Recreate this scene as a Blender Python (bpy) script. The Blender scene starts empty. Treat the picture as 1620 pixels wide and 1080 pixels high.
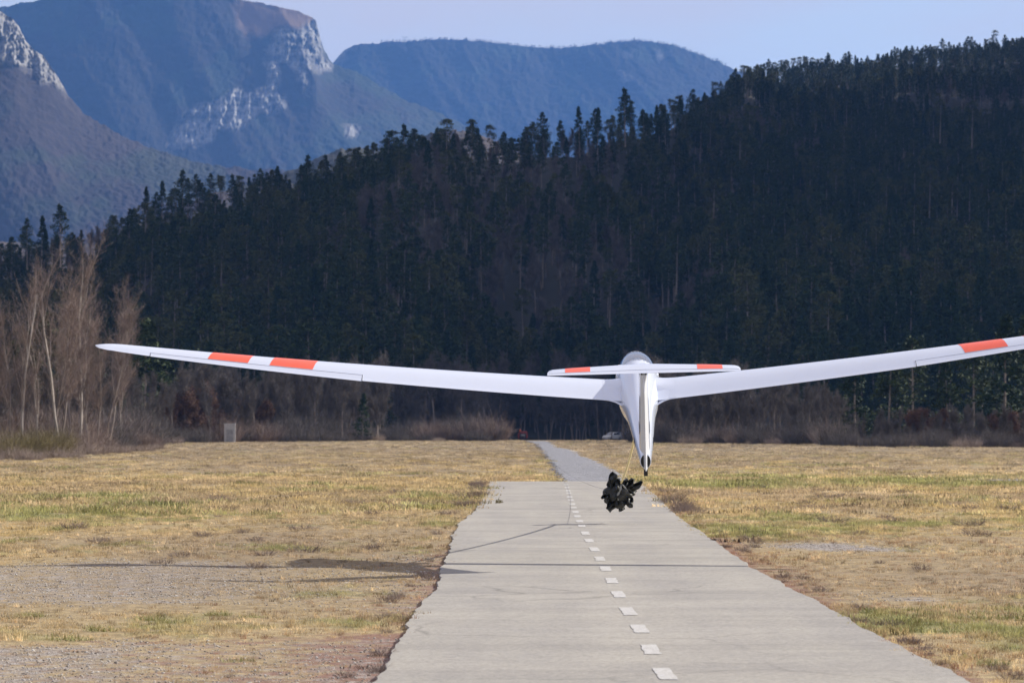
import bpy, math, random
import numpy as np
from mathutils import Vector, Matrix, Quaternion

# ------------------------------------------------------------------ camera, light, exposure
scene = bpy.context.scene
COL = scene.collection
FPX, CX, CY, HOR, CAMH = 5680.0, 810.0, 540.0, 673.0, 1.85
PITCH = math.atan((HOR - CY) / FPX)
cam_d = bpy.data.cameras.new('camera')
cam = bpy.data.objects.new('camera', cam_d)
COL.objects.link(cam)
cam.location = (0, 0, CAMH)
cam.rotation_euler = (math.pi / 2 + PITCH, 0, 0)
cam_d.sensor_width = 36.0
cam_d.lens = FPX / 1620.0 * 36.0
cam_d.clip_start = 0.5
cam_d.clip_end = 30000
cam_d.dof.use_dof = True
cam_d.dof.focus_distance = 48.5
cam_d.dof.aperture_fstop = 5.6
scene.camera = cam

SUN_AZ, SUN_EL = math.radians(60), math.radians(28)     # azimuth clockwise from +Y
SUN_DIR = Vector((math.sin(SUN_AZ) * math.cos(SUN_EL), math.cos(SUN_AZ) * math.cos(SUN_EL), math.sin(SUN_EL)))
world = bpy.data.worlds.new('World')
scene.world = world
world.use_nodes = True
wn, wl = world.node_tree.nodes, world.node_tree.links
wn.clear()
w_out = wn.new('ShaderNodeOutputWorld')
w_bg = wn.new('ShaderNodeBackground')
sky = wn.new('ShaderNodeTexSky')
sky.sky_type = 'NISHITA'
sky.sun_disc = False
sky.sun_elevation = SUN_EL
sky.sun_rotation = SUN_AZ
sky.air_density = 1.3
sky.dust_density = 0.6
sky.ozone_density = 5.0
sky.altitude = 500
tc = wn.new('ShaderNodeTexCoord')
mp = wn.new('ShaderNodeMapping')
mp.inputs['Scale'].default_value = (1.0, 1.0, 3.2)
cn = wn.new('ShaderNodeTexNoise')
cn.inputs['Scale'].default_value = 7.0
cn.inputs['Detail'].default_value = 4.0
cn.inputs['Roughness'].default_value = 0.55
cr = wn.new('ShaderNodeMapRange')
cr.inputs['From Min'].default_value = 0.35
cr.inputs['From Max'].default_value = 0.7
cr.inputs['To Min'].default_value = 0.60
cr.inputs['To Max'].default_value = 0.96
cm = wn.new('ShaderNodeMix')
cm.data_type = 'RGBA'
cm.inputs['B'].default_value = (4.5, 3.95, 3.95, 1)       # thin high veil of cloud
wl.new(tc.outputs['Generated'], mp.inputs['Vector'])
wl.new(mp.outputs['Vector'], cn.inputs['Vector'])
wl.new(cn.outputs['Fac'], cr.inputs['Value'])
wl.new(cr.outputs['Result'], cm.inputs['Factor'])
wl.new(sky.outputs['Color'], cm.inputs['A'])
wl.new(cm.outputs['Result'], w_bg.inputs['Color'])
w_bg.inputs['Strength'].default_value = 0.10
wl.new(w_bg.outputs['Background'], w_out.inputs['Surface'])

sun_d = bpy.data.lights.new('sun', 'SUN')
sun_d.energy = 5.0
sun_d.angle = math.radians(0.5)
sun_d.color = (1.0, 0.93, 0.82)
sun = bpy.data.objects.new('sun', sun_d)
COL.objects.link(sun)
sun.location = (60, 20, 60)
sun.rotation_euler = SUN_DIR.to_track_quat('Z', 'Y').to_euler()

vs = scene.view_settings
vs.view_transform = 'Standard'
vs.look = 'None'
vs.gamma = 1.0
vs.use_curve_mapping = False
vs.exposure = 0.72
cy = scene.cycles
cy.use_denoising = True
cy.max_bounces = 6
cy.diffuse_bounces = 3
cy.glossy_bounces = 3
cy.transmission_bounces = 6
cy.transparent_max_bounces = 12
cy.volume_bounces = 1
cy.use_adaptive_sampling = True
cy.adaptive_threshold = 0.02
cy.sample_clamp_indirect = 8.0

# ------------------------------------------------------------------ helpers
rng = random.Random(7)
nr = np.random.RandomState(11)


def W(x, y, Z):
    """world point at photo pixel (x, y) and distance Z along +Y."""
    dx, dy, dz = (x - CX) / FPX, 1.0, (CY - y) / FPX
    c, s = math.cos(PITCH), math.sin(PITCH)
    Y, z = c * dy - s * dz, s * dy + c * dz
    k = Z / Y
    return Vector((dx * k, Z, CAMH + z * k))


def GZ(y, g=0.0):
    """distance at which ground level g shows at image row y."""
    v = W(CX, y, 1.0)
    return (CAMH - g) / (CAMH - v.z)


def GP(x, y, g=0.0):
    return W(x, y, GZ(y, g))


def tag(o, label=None, cat=None, group=None, kind=None):
    if label: o['label'] = label
    if cat: o['category'] = cat
    if group: o['group'] = group
    if kind: o['kind'] = kind
    return o


def mesh_from(name, V, F, mats=(), smooth=False, fm=None):
    me = bpy.data.meshes.new(name)
    me.from_pydata([tuple(v) for v in V], [], [tuple(f) for f in F])
    for m in mats: me.materials.append(m)
    if fm is not None:
        me.polygons.foreach_set('material_index', np.asarray(fm, dtype=np.int32))
    if smooth:
        me.polygons.foreach_set('use_smooth', np.ones(len(me.polygons), dtype=bool))
    me.update()
    return me


def mesh_np(name, V, F, mats=(), smooth=False):
    """fast mesh from an (n,3) array and an (m,k) array of faces."""
    V = np.asarray(V, dtype=np.float32)
    F = np.asarray(F, dtype=np.int32)
    me = bpy.data.meshes.new(name)
    me.vertices.add(len(V))
    me.vertices.foreach_set('co', V.ravel())
    k = F.shape[1]
    me.loops.add(F.size)
    me.loops.foreach_set('vertex_index', F.ravel())
    me.polygons.add(len(F))
    me.polygons.foreach_set('loop_start', np.arange(0, F.size, k, dtype=np.int32))
    me.polygons.foreach_set('loop_total', np.full(len(F), k, dtype=np.int32))
    for m in mats: me.materials.append(m)
    if smooth:
        me.polygons.foreach_set('use_smooth', np.ones(len(F), dtype=bool))
    me.update(calc_edges=True)
    me.validate()
    return me


def obj(name, me, parent=None, loc=None, rotz=None):
    o = bpy.data.objects.new(name, me)
    COL.objects.link(o)
    if parent is not None: o.parent = parent
    if loc is not None: o.location = loc
    if rotz is not None: o.rotation_euler[2] = rotz
    return o


def empty(name, loc=(0, 0, 0), rotz=0.0):
    o = obj(name, None, None, loc, rotz)
    o.empty_display_size = 0.3
    return o


class MB:
    """collects boxes, tubes and lofts, links them as one mesh object."""
    def __init__(self): self.V, self.F = [], []

    def add(self, V, F):
        n = len(self.V)
        self.V += [tuple(v) for v in V]
        self.F += [tuple(i + n for i in f) for f in F]
        return self

    def box(self, c, s, rot=None, bev=0.0):
        x, y, z = s[0] / 2, s[1] / 2, s[2] / 2
        if bev <= 0:
            P = [(-x, -y, -z), (x, -y, -z), (x, y, -z), (-x, y, -z), (-x, -y, z), (x, -y, z), (x, y, z), (-x, y, z)]
            F = [(0, 3, 2, 1), (4, 5, 6, 7), (0, 1, 5, 4), (1, 2, 6, 5), (2, 3, 7, 6), (3, 0, 4, 7)]
        else:
            b = bev
            def ring(xx, yy, zz):
                return [(-xx + b, -yy, zz), (xx - b, -yy, zz), (xx, -yy + b, zz), (xx, yy - b, zz),
                        (xx - b, yy, zz), (-xx + b, yy, zz), (-xx, yy - b, zz), (-xx, -yy + b, zz)]
            P = ring(x - b * .6, y - b * .6, -z) + ring(x, y, -z + b) + ring(x, y, z - b) + ring(x - b * .6, y - b * .6, z)
            F = []
            for r in range(3):
                for i in range(8):
                    j = (i + 1) % 8
                    F.append((r * 8 + i, r * 8 + j, r * 8 + 8 + j, r * 8 + 8 + i))
            F.append(tuple(range(7, -1, -1)))
            F.append(tuple(range(24, 32)))
        M = rot if rot is not None else Matrix.Identity(3)
        return self.add([M @ Vector(p) + Vector(c) for p in P], F)

    def tube(self, pts, rad, n=8, cap=True):
        pts = [Vector(p) for p in pts]
        if not hasattr(rad, '__len__'): rad = [rad] * len(pts)
        P, F = [], []
        up = None
        for i, p in enumerate(pts):
            d = (pts[min(i + 1, len(pts) - 1)] - pts[max(i - 1, 0)]).normalized()
            if up is None:
                up = Vector((0, 0, 1)) if abs(d.z) < .9 else Vector((1, 0, 0))
            a = d.cross(up).normalized()
            up = a.cross(d).normalized()
            for k in range(n):
                t = 2 * math.pi * k / n
                P.append(p + (a * math.cos(t) + up * math.sin(t)) * rad[i])
        for i in range(len(pts) - 1):
            for k in range(n):
                j = (k + 1) % n
                F.append((i * n + k, i * n + j, (i + 1) * n + j, (i + 1) * n + k))
        if cap:
            F.append(tuple(range(n - 1, -1, -1)))
            F.append(tuple(range((len(pts) - 1) * n, len(pts) * n)))
        return self.add(P, F)

    def wheel(self, c, r, w, n=20, axis='x'):
        """disc with a rounded tread, axis along x or y."""
        P, F = [], []
        prof = [(-w / 2, r * .55), (-w / 2, r * .9), (-w * .3, r), (w * .3, r), (w / 2, r * .9), (w / 2, r * .55)]
        for (a, rr) in prof:
            for k in range(n):
                t = 2 * math.pi * k / n
                q = (a, rr * math.cos(t), rr * math.sin(t)) if axis == 'x' else (rr * math.cos(t), a, rr * math.sin(t))
                P.append(Vector(q) + Vector(c))
        m = len(prof)
        for i in range(m - 1):
            for k in range(n):
                j = (k + 1) % n
                F.append((i * n + k, i * n + j, (i + 1) * n + j, (i + 1) * n + k))
        F.append(tuple(range(n - 1, -1, -1)))
        F.append(tuple(range((m - 1) * n, m * n)))
        return self.add(P, F)

    def build(self, name, mat, parent=None, smooth=False, loc=None):
        me = mesh_from(name, self.V, self.F, (mat,), smooth)
        return obj(name, me, parent, loc)


def vnoise(x, y, seed=0):
    """smooth value noise, arrays in, 0..1 out."""
    x, y = np.asarray(x, float), np.asarray(y, float)
    xi, yi = np.floor(x).astype(np.int64), np.floor(y).astype(np.int64)
    xf, yf = x - xi, y - yi
    u, v = xf * xf * (3 - 2 * xf), yf * yf * (3 - 2 * yf)

    def h(a, b):
        n = (a * 374761393 + b * 668265263 + seed * 982451653) & 0x7fffffff
        n = ((n ^ (n >> 13)) * 1274126177) & 0x7fffffff
        n = (n ^ (n >> 16)) & 0xffff
        return n / 65535.0
    return (h(xi, yi) * (1 - u) + h(xi + 1, yi) * u) * (1 - v) + (h(xi, yi + 1) * (1 - u) + h(xi + 1, yi + 1) * u) * v


def fbm(x, y, oct=4, seed=0, rough=.5):
    s, a, t = 0.0, 1.0, 0.0
    for o in range(oct):
        s = s + a * vnoise(x * 2 ** o + 17.3 * o, y * 2 ** o - 9.1 * o, seed + o)
        t += a
        a *= rough
    return s / t


def lin(pts, x):
    return np.interp(x, [p[0] for p in pts], [p[1] for p in pts])


def sm(e0, e1, x):
    t = np.clip((x - e0) / (e1 - e0), 0, 1)
    return t * t * (3 - 2 * t)


# ------------------------------------------------------------------ materials
def new_mat(name):
    m = bpy.data.materials.new(name)
    m.use_nodes = True
    n, l = m.node_tree.nodes, m.node_tree.links
    n.clear()
    out = n.new('ShaderNodeOutputMaterial')
    b = n.new('ShaderNodeBsdfPrincipled')
    l.new(b.outputs['BSDF'], out.inputs['Surface'])
    return m, n, l, b, out


def ramp(n, l, fac, stops):
    r = n.new('ShaderNodeValToRGB')
    e = r.color_ramp.elements
    e[0].position, e[0].color = stops[0][0], (*stops[0][1], 1)
    e[1].position, e[1].color = stops[-1][0], (*stops[-1][1], 1)
    for p, c in stops[1:-1]:
        k = e.new(p)
        k.color = (*c, 1)
    l.new(fac, r.inputs['Fac'])
    return r.outputs['Color']


def noise(n, l, scale, detail=3, rough=.55, vec=None, dist=0):
    t = n.new('ShaderNodeTexNoise')
    t.inputs['Scale'].default_value = scale
    t.inputs['Detail'].default_value = detail
    t.inputs['Roughness'].default_value = rough
    t.inputs['Distortion'].default_value = dist
    if vec is not None: l.new(vec, t.inputs['Vector'])
    return t.outputs['Fac']


def mix(n, l, fac, a, b, mode='MIX'):
    m = n.new('ShaderNodeMix')
    m.data_type = 'RGBA'
    m.blend_type = mode
    for sock, v in ((m.inputs['Factor'], fac), (m.inputs['A'], a), (m.inputs['B'], b)):
        if isinstance(v, (int, float)): sock.default_value = v
        elif isinstance(v, tuple): sock.default_value = (*v, 1)
        else: l.new(v, sock)
    return m.outputs['Result']


def bump(n, l, b, h, strength, dist):
    bp = n.new('ShaderNodeBump')
    bp.inputs['Strength'].default_value = strength
    bp.inputs['Distance'].default_value = dist
    l.new(h, bp.inputs['Height'])
    l.new(bp.outputs['Normal'], b.inputs['Normal'])


def objvec(n):
    return n.new('ShaderNodeTexCoord').outputs['Object']


def posvec(n):
    return n.new('ShaderNodeNewGeometry').outputs['Position']


def simple(name, col, rough=.6, var=.12, scale=20, metal=0.0, spec=.5, coat=0.0, bumpd=0.0):
    m, n, l, b, _ = new_mat(name)
    v = objvec(n)
    f = noise(n, l, scale, 4, .6, v)
    lo = tuple(c * (1 - var) for c in col)
    hi = tuple(min(1, c * (1 + var)) for c in col)
    l.new(ramp(n, l, f, [(.3, lo), (.7, hi)]), b.inputs['Base Color'])
    b.inputs['Roughness'].default_value = rough
    b.inputs['Metallic'].default_value = metal
    b.inputs['Specular IOR Level'].default_value = spec
    b.inputs['Coat Weight'].default_value = coat
    b.inputs['Coat Roughness'].default_value = .05
    if bumpd: bump(n, l, b, f, .6, bumpd)
    return m


M = {}
M['gel'] = simple('white_gelcoat_sky_tinted', (.68, .74, .87), .22, .015, 2, coat=.6)  # blue cast in the base colour paints in the reflected sky
M['gel_seam'] = simple('seam_filler', (.54, .58, .67), .5, .05, 9)
M['red'] = simple('red_orange_marking', (.93, .13, .065), .35, .05, 6)
M['rudder'] = simple('rudder_fabric_tape', (.58, .61, .66), .35, .03, 5)
M['black'] = simple('black_rubber', (.015, .015, .016), .7, .2, 30)
M['darkint'] = simple('cockpit_lining', (.60, .61, .63), .8, .2, 12)
M['marking'] = simple('dark_lettering', (.03, .03, .05), .5, .1, 10)
M['skin'] = simple('skin', (.45, .27, .20), .6, .06, 14)
M['hat'] = simple('white_cotton', (.72, .70, .66), .9, .05, 20)
M['shirt'] = simple('blue_shirt', (.09, .13, .25), .9, .1, 16)
M['rope'] = simple('yellow_rope', (.80, .68, .36), .85, .1, 60)
M['steel'] = simple('steel_cable', (.20, .20, .20), .6, .2, 60)
M['cloth'] = simple('black_parachute_cloth', (.020, .022, .020), .62, .35, 14, bumpd=.01)
M['cloth_olive'] = simple('olive_parachute_cloth', (.045, .045, .040), .7, .3, 12, bumpd=.01)
M['strap'] = simple('grey_webbing', (.34, .35, .33), .85, .2, 40)
M['concrete'] = simple('bare_concrete', (.44, .44, .45), .9, .15, 3.5, bumpd=.01)
M['concrete_dark'] = simple('weathered_door', (.30, .305, .32), .85, .2, 4)
M['carwhite'] = simple('white_car_paint', (.80, .83, .85), .3, .02, 3, coat=.8)
M['cardark'] = simple('dark_blue_car_paint', (.02, .026, .04), .3, .05, 3, coat=.8)
M['winred'] = simple('faded_red_paint', (.28, .045, .035), .5, .2, 4)
M['beacon'] = simple('orange_beacon', (.85, .16, .03), .4, .05, 6)
M['tyre'] = simple('tyre', (.02, .02, .02), .85, .2, 12)
M['rim'] = simple('rim', (.35, .36, .37), .4, .08, 12, metal=.6)
M['dirt'] = simple('pale_spoil_heap', (.20, .165, .125), .95, .35, 1.2, bumpd=.1)
M['pylon'] = simple('galvanised_steel', (.20, .21, .22), .6, .1, 1)


def glass_mat(name, tint, rough=.02, solid=False):
    m, n, l, b, out = new_mat(name)
    if solid:
        b.inputs['Base Color'].default_value = (*tint, 1)
        b.inputs['Roughness'].default_value = .08
        b.inputs['Coat Weight'].default_value = 1
        return m
    tr = n.new('ShaderNodeBsdfTransparent')
    tr.inputs['Color'].default_value = (*tint, 1)
    gl = n.new('ShaderNodeBsdfGlossy')
    gl.inputs['Roughness'].default_value = rough
    fr = n.new('ShaderNodeFresnel')
    fr.inputs['IOR'].default_value = 1.5
    mr = n.new('ShaderNodeMapRange')
    mr.inputs['To Min'].default_value = .45
    mr.inputs['To Max'].default_value = 1.0
    l.new(fr.outputs['Fac'], mr.inputs['Value'])
    mx = n.new('ShaderNodeMixShader')
    l.new(mr.outputs['Result'], mx.inputs['Fac'])
    l.new(tr.outputs['BSDF'], mx.inputs[1])
    l.new(gl.outputs['BSDF'], mx.inputs[2])
    l.new(mx.outputs['Shader'], out.inputs['Surface'])
    return m


M['canopy'] = glass_mat('canopy_acrylic', (.86, .91, .97))
M['carglass'] = glass_mat('car_glass', (.02, .03, .035), solid=True)


def leaf_mat(name, c0, c1, rough=.75, trans=.0):
    """foliage or bark: a little change between individuals and within one."""
    m, n, l, b, out = new_mat(name)
    oi = n.new('ShaderNodeObjectInfo')
    col = ramp(n, l, oi.outputs['Random'], [(0, c0), (1, c1)])
    f = noise(n, l, .8, 3, .6, objvec(n))
    col2 = mix(n, l, .55, col, ramp(n, l, f, [(.3, tuple(c * .55 for c in c0)), (.7, tuple(c * 1.45 for c in c1))]))
    l.new(col2, b.inputs['Base Color'])
    b.inputs['Roughness'].default_value = rough
    b.inputs['Specular IOR Level'].default_value = .2
    return m


M['needle'] = leaf_mat('pine_needles', (.014, .031, .012), (.042, .062, .018))
M['needle_olive'] = leaf_mat('olive_pine_needles', (.045, .058, .019), (.078, .086, .028))
M['needle_dark'] = leaf_mat('dark_fir_needles', (.013, .031, .013), (.026, .048, .017))
M['pinebark'] = leaf_mat('pine_bark', (.15, .125, .11), (.26, .225, .20), .9)
M['bark'] = leaf_mat('grey_bark', (.16, .13, .115), (.24, .205, .185), .9)
M['bark_pale'] = leaf_mat('pale_birch_bark', (.28, .25, .225), (.38, .34, .31), .85)
M['twig'] = leaf_mat('winter_twigs', (.090, .080, .076), (.145, .130, .122), .9)
M['twig_warm'] = leaf_mat('reddish_winter_twigs', (.185, .145, .128), (.27, .21, .18), .9)
M['twig_pale'] = leaf_mat('pale_brush_twigs', (.26, .205, .175), (.34, .28, .235), .9)
M['twig_olive'] = leaf_mat('olive_brush_twigs', (.13, .11, .055), (.20, .165, .08), .9)
M['oakleaf'] = leaf_mat('withered_oak_leaves', (.10, .060, .045), (.155, .088, .062), .85)


def grass_mat():
    """blade colour comes from the tuft: each tuft carries its own."""
    m, n, l, b, out = new_mat('grass_blades')
    a = n.new('ShaderNodeAttribute')
    a.attribute_type = 'INSTANCER'
    a.attribute_name = 'tuft_colour'
    oi = n.new('ShaderNodeObjectInfo')
    hs = n.new('ShaderNodeHueSaturation')
    mr = n.new('ShaderNodeMapRange')
    mr.inputs['To Min'].default_value = .78
    mr.inputs['To Max'].default_value = 1.25
    l.new(oi.outputs['Random'], mr.inputs['Value'])
    l.new(a.outputs['Color'], hs.inputs['Color'])
    l.new(mr.outputs['Result'], hs.inputs['Value'])
    l.new(hs.outputs['Color'], b.inputs['Base Color'])
    b.inputs['Roughness'].default_value = .8
    b.inputs['Specular IOR Level'].default_value = .25
    tl = n.new('ShaderNodeBsdfTranslucent')
    l.new(hs.outputs['Color'], tl.inputs['Color'])
    mx = n.new('ShaderNodeMixShader')
    mx.inputs['Fac'].default_value = .38
    l.new(b.outputs['BSDF'], mx.inputs[1])
    l.new(tl.outputs['BSDF'], mx.inputs[2])
    l.new(mx.outputs['Shader'], out.inputs['Surface'])
    return m


M['grass'] = grass_mat()
M['grass_green'] = leaf_mat('fresh_grass_blades', (.24, .26, .09), (.36, .35, .14))


def field_mat():
    m, n, l, b, out = new_mat('field_soil_and_turf')
    p = posvec(n)
    at = n.new('ShaderNodeAttribute')
    at.attribute_name = 'zone'            # r green, g gravel, b moss
    base = n.new('ShaderNodeAttribute')
    base.attribute_name = 'turf'
    f1 = noise(n, l, 5.0, 6, .7, p)
    f2 = noise(n, l, 34.0, 4, .7, p)
    f3 = noise(n, l, 1.1, 4, .6, p)
    dark = mix(n, l, 1.0, base.outputs['Color'], ramp(n, l, f1, [(.25, (.45, .43, .41)), (.5, (.95, .95, .95)), (.75, (1.5, 1.47, 1.38))]), 'MULTIPLY')
    dark = mix(n, l, 1.0, dark, ramp(n, l, f2, [(.3, (.60, .60, .60)), (.7, (1.3, 1.3, 1.3))]), 'MULTIPLY')
    sep = n.new('ShaderNodeSeparateColor')
    l.new(at.outputs['Color'], sep.inputs['Color'])
    vor = n.new('ShaderNodeTexVoronoi')
    vor.inputs['Scale'].default_value = 26
    l.new(p, vor.inputs['Vector'])
    gcol = ramp(n, l, vor.outputs['Color'], [(0, (.13, .11, .10)), (.5, (.26, .23, .21)), (1, (.50, .47, .44))])

    def mask(ch, thr_noise, w=.18):
        a = n.new('ShaderNodeMath')
        a.operation = 'ADD'
        l.new(sep.outputs[ch], a.inputs[0])
        l.new(thr_noise, a.inputs[1])
        r = n.new('ShaderNodeMapRange')
        r.inputs['From Min'].default_value = 1.0 - w / 2
        r.inputs['From Max'].default_value = 1.0 + w / 2
        l.new(a.outputs[0], r.inputs['Value'])
        return r.outputs['Result']
    c = mix(n, l, mask('Blue', noise(n, l, 2.3, 6, .72, p)), dark, ramp(n, l, f2, [(.3, (.14, .078, .060)), (.7, (.29, .175, .135))]))
    c = mix(n, l, mask('Green', noise(n, l, 3.1, 6, .75, p)), c, gcol)
    l.new(c, b.inputs['Base Color'])
    b.inputs['Roughness'].default_value = .95
    b.inputs['Specular IOR Level'].default_value = .15
    bump(n, l, b, f1, .8, .05)
    return m


def asphalt_mat():
    m, n, l, b, out = new_mat('worn_pale_asphalt')
    p = posvec(n)
    mpn = n.new('ShaderNodeMapping')
    mpn.inputs['Scale'].default_value = (.12, 1.0, 1.0)      # laid in strips across the runway
    l.new(p, mpn.inputs['Vector'])
    bands = noise(n, l, .55, 5, .6, mpn.outputs['Vector'])
    blot = noise(n, l, .45, 5, .65, p)
    mp2 = n.new('ShaderNodeMapping')
    mp2.inputs['Scale'].default_value = (1.0, .06, 1.0)      # wheel tracks along it
    mp2.inputs['Rotation'].default_value = (0, 0, math.radians(-.6))
    l.new(p, mp2.inputs['Vector'])
    tracks = noise(n, l, 1.3, 3, .5, mp2.outputs['Vector'])
    grain = noise(n, l, 26, 5, .85, p)
    c = ramp(n, l, bands, [(.25, (.305, .294, .272)), (.5, (.328, .316, .292)), (.75, (.342, .330, .304))])
    c = mix(n, l, 1.0, c, ramp(n, l, blot, [(.3, (.82, .82, .84)), (.7, (1.08, 1.07, 1.05))]), 'MULTIPLY')
    c = mix(n, l, 1.0, c, ramp(n, l, tracks, [(.3, (.93, .93, .94)), (.7, (1.06, 1.055, 1.03))]), 'MULTIPLY')
    c = mix(n, l, 1.0, c, ramp(n, l, grain, [(.28, (.55, .55, .56)), (.5, (1.0, 1.0, 1.0)), (.72, (1.42, 1.41, 1.38))]), 'MULTIPLY')
    # cracks and transverse laying joints
    warp = n.new('ShaderNodeVectorMath')
    warp.operation = 'MULTIPLY_ADD'
    nc = n.new('ShaderNodeTexNoise')
    nc.inputs['Scale'].default_value = .9
    nc.inputs['Detail'].default_value = 5
    l.new(p, nc.inputs['Vector'])
    l.new(nc.outputs['Color'], warp.inputs[0])
    warp.inputs[1].default_value = (1.1, 1.1, 0)
    l.new(p, warp.inputs[2])
    vc = n.new('ShaderNodeTexVoronoi')
    vc.feature = 'DISTANCE_TO_EDGE'
    vc.inputs['Scale'].default_value = .30
    l.new(warp.outputs['Vector'], vc.inputs['Vector'])
    ck = ramp(n, l, vc.outputs['Distance'], [(0, (.62, .62, .63)), (.006, (.88, .88, .88)), (.014, (1, 1, 1))])
    patchy = noise(n, l, .12, 2, .5, p)
    pm = ramp(n, l, patchy, [(.46, (0, 0, 0)), (.56, (1, 1, 1))])
    c = mix(n, l, pm, c, mix(n, l, 1.0, c, ck, 'MULTIPLY'))
    sepp = n.new('ShaderNodeSeparateXYZ')
    l.new(p, sepp.inputs[0])
    jn = n.new('ShaderNodeTexNoise')
    jn.noise_dimensions = '1D'
    jn.inputs['Scale'].default_value = .42
    jn.inputs['Detail'].default_value = 6
    jn.inputs['Roughness'].default_value = .8
    wob = n.new('ShaderNodeMath')
    wob.operation = 'MULTIPLY_ADD'
    l.new(noise(n, l, 1.2, 3, .6, p), wob.inputs[0])
    wob.inputs[1].default_value = .25
    l.new(sepp.outputs['Y'], wob.inputs[2])
    l.new(wob.outputs[0], jn.inputs['W'])
    jc = ramp(n, l, jn.outputs['Fac'], [(.36, (.80, .80, .81)), (.42, (.97, .97, .97)), (.58, (1, 1, 1)), (.64, (1.12, 1.12, 1.12))])
    c = mix(n, l, .45, c, mix(n, l, 1.0, c, jc, 'MULTIPLY'))
    l.new(c, b.inputs['Base Color'])
    b.inputs['Roughness'].default_value = .9
    b.inputs['Specular IOR Level'].default_value = .25
    bump(n, l, b, grain, .5, .006)
    return m


def paint_mat():
    m, n, l, b, out = new_mat('worn_white_road_paint')
    p = posvec(n)
    f = noise(n, l, 22, 6, .9, p)
    l.new(ramp(n, l, f, [(.44, (.33, .32, .30)), (.50, (.47, .465, .455)), (.8, (.56, .56, .555))]), b.inputs['Base Color'])
    b.inputs['Roughness'].default_value = .8
    return m


def gravel_mat():
    m, n, l, b, out = new_mat('grey_gravel')
    p = posvec(n)
    v = n.new('ShaderNodeTexVoronoi')
    v.inputs['Scale'].default_value = 9
    l.new(p, v.inputs['Vector'])
    f = noise(n, l, .35, 5, .7, p)
    c = ramp(n, l, v.outputs['Color'], [(0, (.12, .12, .135)), (.5, (.215, .22, .245)), (1, (.33, .34, .37))])
    c = mix(n, l, 1.0, c, ramp(n, l, f, [(.3, (.72, .72, .72)), (.7, (1.2, 1.2, 1.2))]), 'MULTIPLY')
    l.new(c, b.inputs['Base Color'])
    b.inputs['Roughness'].default_value = .95
    bump(n, l, b, v.outputs['Distance'], .8, .08)
    return m


def slope_mat(name, woods, grassy, rock, scale):
    m, n, l, b, out = new_mat(name)
    p = posvec(n)
    at = n.new('ShaderNodeAttribute')
    at.attribute_name = 'cover'          # r rock, g grass, b evergreen
    sep = n.new('ShaderNodeSeparateColor')
    l.new(at.outputs['Color'], sep.inputs['Color'])
    f1 = noise(n, l, .010 * scale, 5, .65, p)
    f2 = noise(n, l, .08 * scale, 5, .75, p)
    wood = mix(n, l, .5, ramp(n, l, f1, [(.3, woods[0]), (.7, woods[1])]), ramp(n, l, f2, [(.3, woods[0]), (.7, woods[1])]))
    mpn = n.new('ShaderNodeMapping')
    mpn.inputs['Scale'].default_value = (1.0, 1.0, .6)
    l.new(p, mpn.inputs['Vector'])
    f3 = noise(n, l, .035 * scale, 7, .75, mpn.outputs['Vector'])
    mps = n.new('ShaderNodeMapping')
    mps.inputs['Scale'].default_value = (.12, .12, 1.0)
    mps.inputs['Rotation'].default_value = (0, math.radians(9), 0)
    l.new(p, mps.inputs['Vector'])
    strata = noise(n, l, .09 * scale, 5, .7, mps.outputs['Vector'])
    rk = ramp(n, l, f3, [(.33, tuple(c * .30 for c in rock)), (.47, tuple(c * .8 for c in rock)), (.62, rock)])
    rk = mix(n, l, .75, rk, mix(n, l, 1.0, rk, ramp(n, l, strata, [(.40, (.35, .36, .38)), (.52, (1.0, 1.0, 1.0))]), 'MULTIPLY'))
    c = mix(n, l, sep.outputs['Blue'], wood, (.03, .05, .035))
    c = mix(n, l, sep.outputs['Green'], c, grassy)
    c = mix(n, l, sep.outputs['Red'], c, rk)
    l.new(c, b.inputs['Base Color'])
    b.inputs['Roughness'].default_value = .95
    b.inputs['Specular IOR Level'].default_value = .1
    bump(n, l, b, f2, .3, 4.0 / scale)
    return m


M['field'] = field_mat()
M['asphalt'] = asphalt_mat()
M['paint'] = paint_mat()
M['gravel'] = gravel_mat()
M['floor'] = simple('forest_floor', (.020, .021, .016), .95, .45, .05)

# ------------------------------------------------------------------ the ground
# runway outline in the photograph -> ground
LEFT_EDGE = [(520, 1160), (600, 1080), (614, 1052), (636, 1012), (648, 985), (668, 955), (688, 935), (699, 914), (700, 905), (705, 885), (718, 845), (726, 830), (752, 808), (768, 785), (776, 762)]
RIGHT_EDGE = [(1740, 1180), (1530, 1080), (1365, 995), (1290, 953), (1225, 918), (1190, 900), (1130, 857), (1090, 832), (1060, 808), (1042, 788), (1022, 772), (1012, 762)]
RUN_FAR = GZ(762)


def ground_z(X, Y):
    """gentle undulation of the field; flat along the runway."""
    X, Y = np.asarray(X, float), np.asarray(Y, float)
    u = (fbm(X * .22, Y * .22, 3, 5) - .5) * .09 + (fbm(X * 1.1, Y * 1.1, 2, 15) - .5) * .035 * (1 - sm(60, 110, Y)) + (fbm(X * .03, Y * .03, 2, 9) - .5) * .12 * sm(40, 200, Y)
    edge = np.minimum(np.abs(X - 1.1) / 4.0, 1.0)
    u = u * sm(.55, 1.0, edge) - .012
    dip = -.80 * sm(452, 560, Y) * (1 - sm(680, 900, Y) * .6)
    return u + dip * sm(-60, -20, X) * 1.0


def edge_x(pts, Z):
    P = sorted([(GZ(y), GP(x, y).x) for x, y in pts])
    return np.interp(Z, [p[0] for p in P], [p[1] for p in P])


def px_of(X, Y):
    return CX + FPX * X / Y


def row_of(Y):
    return HOR + FPX * CAMH / Y


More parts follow.
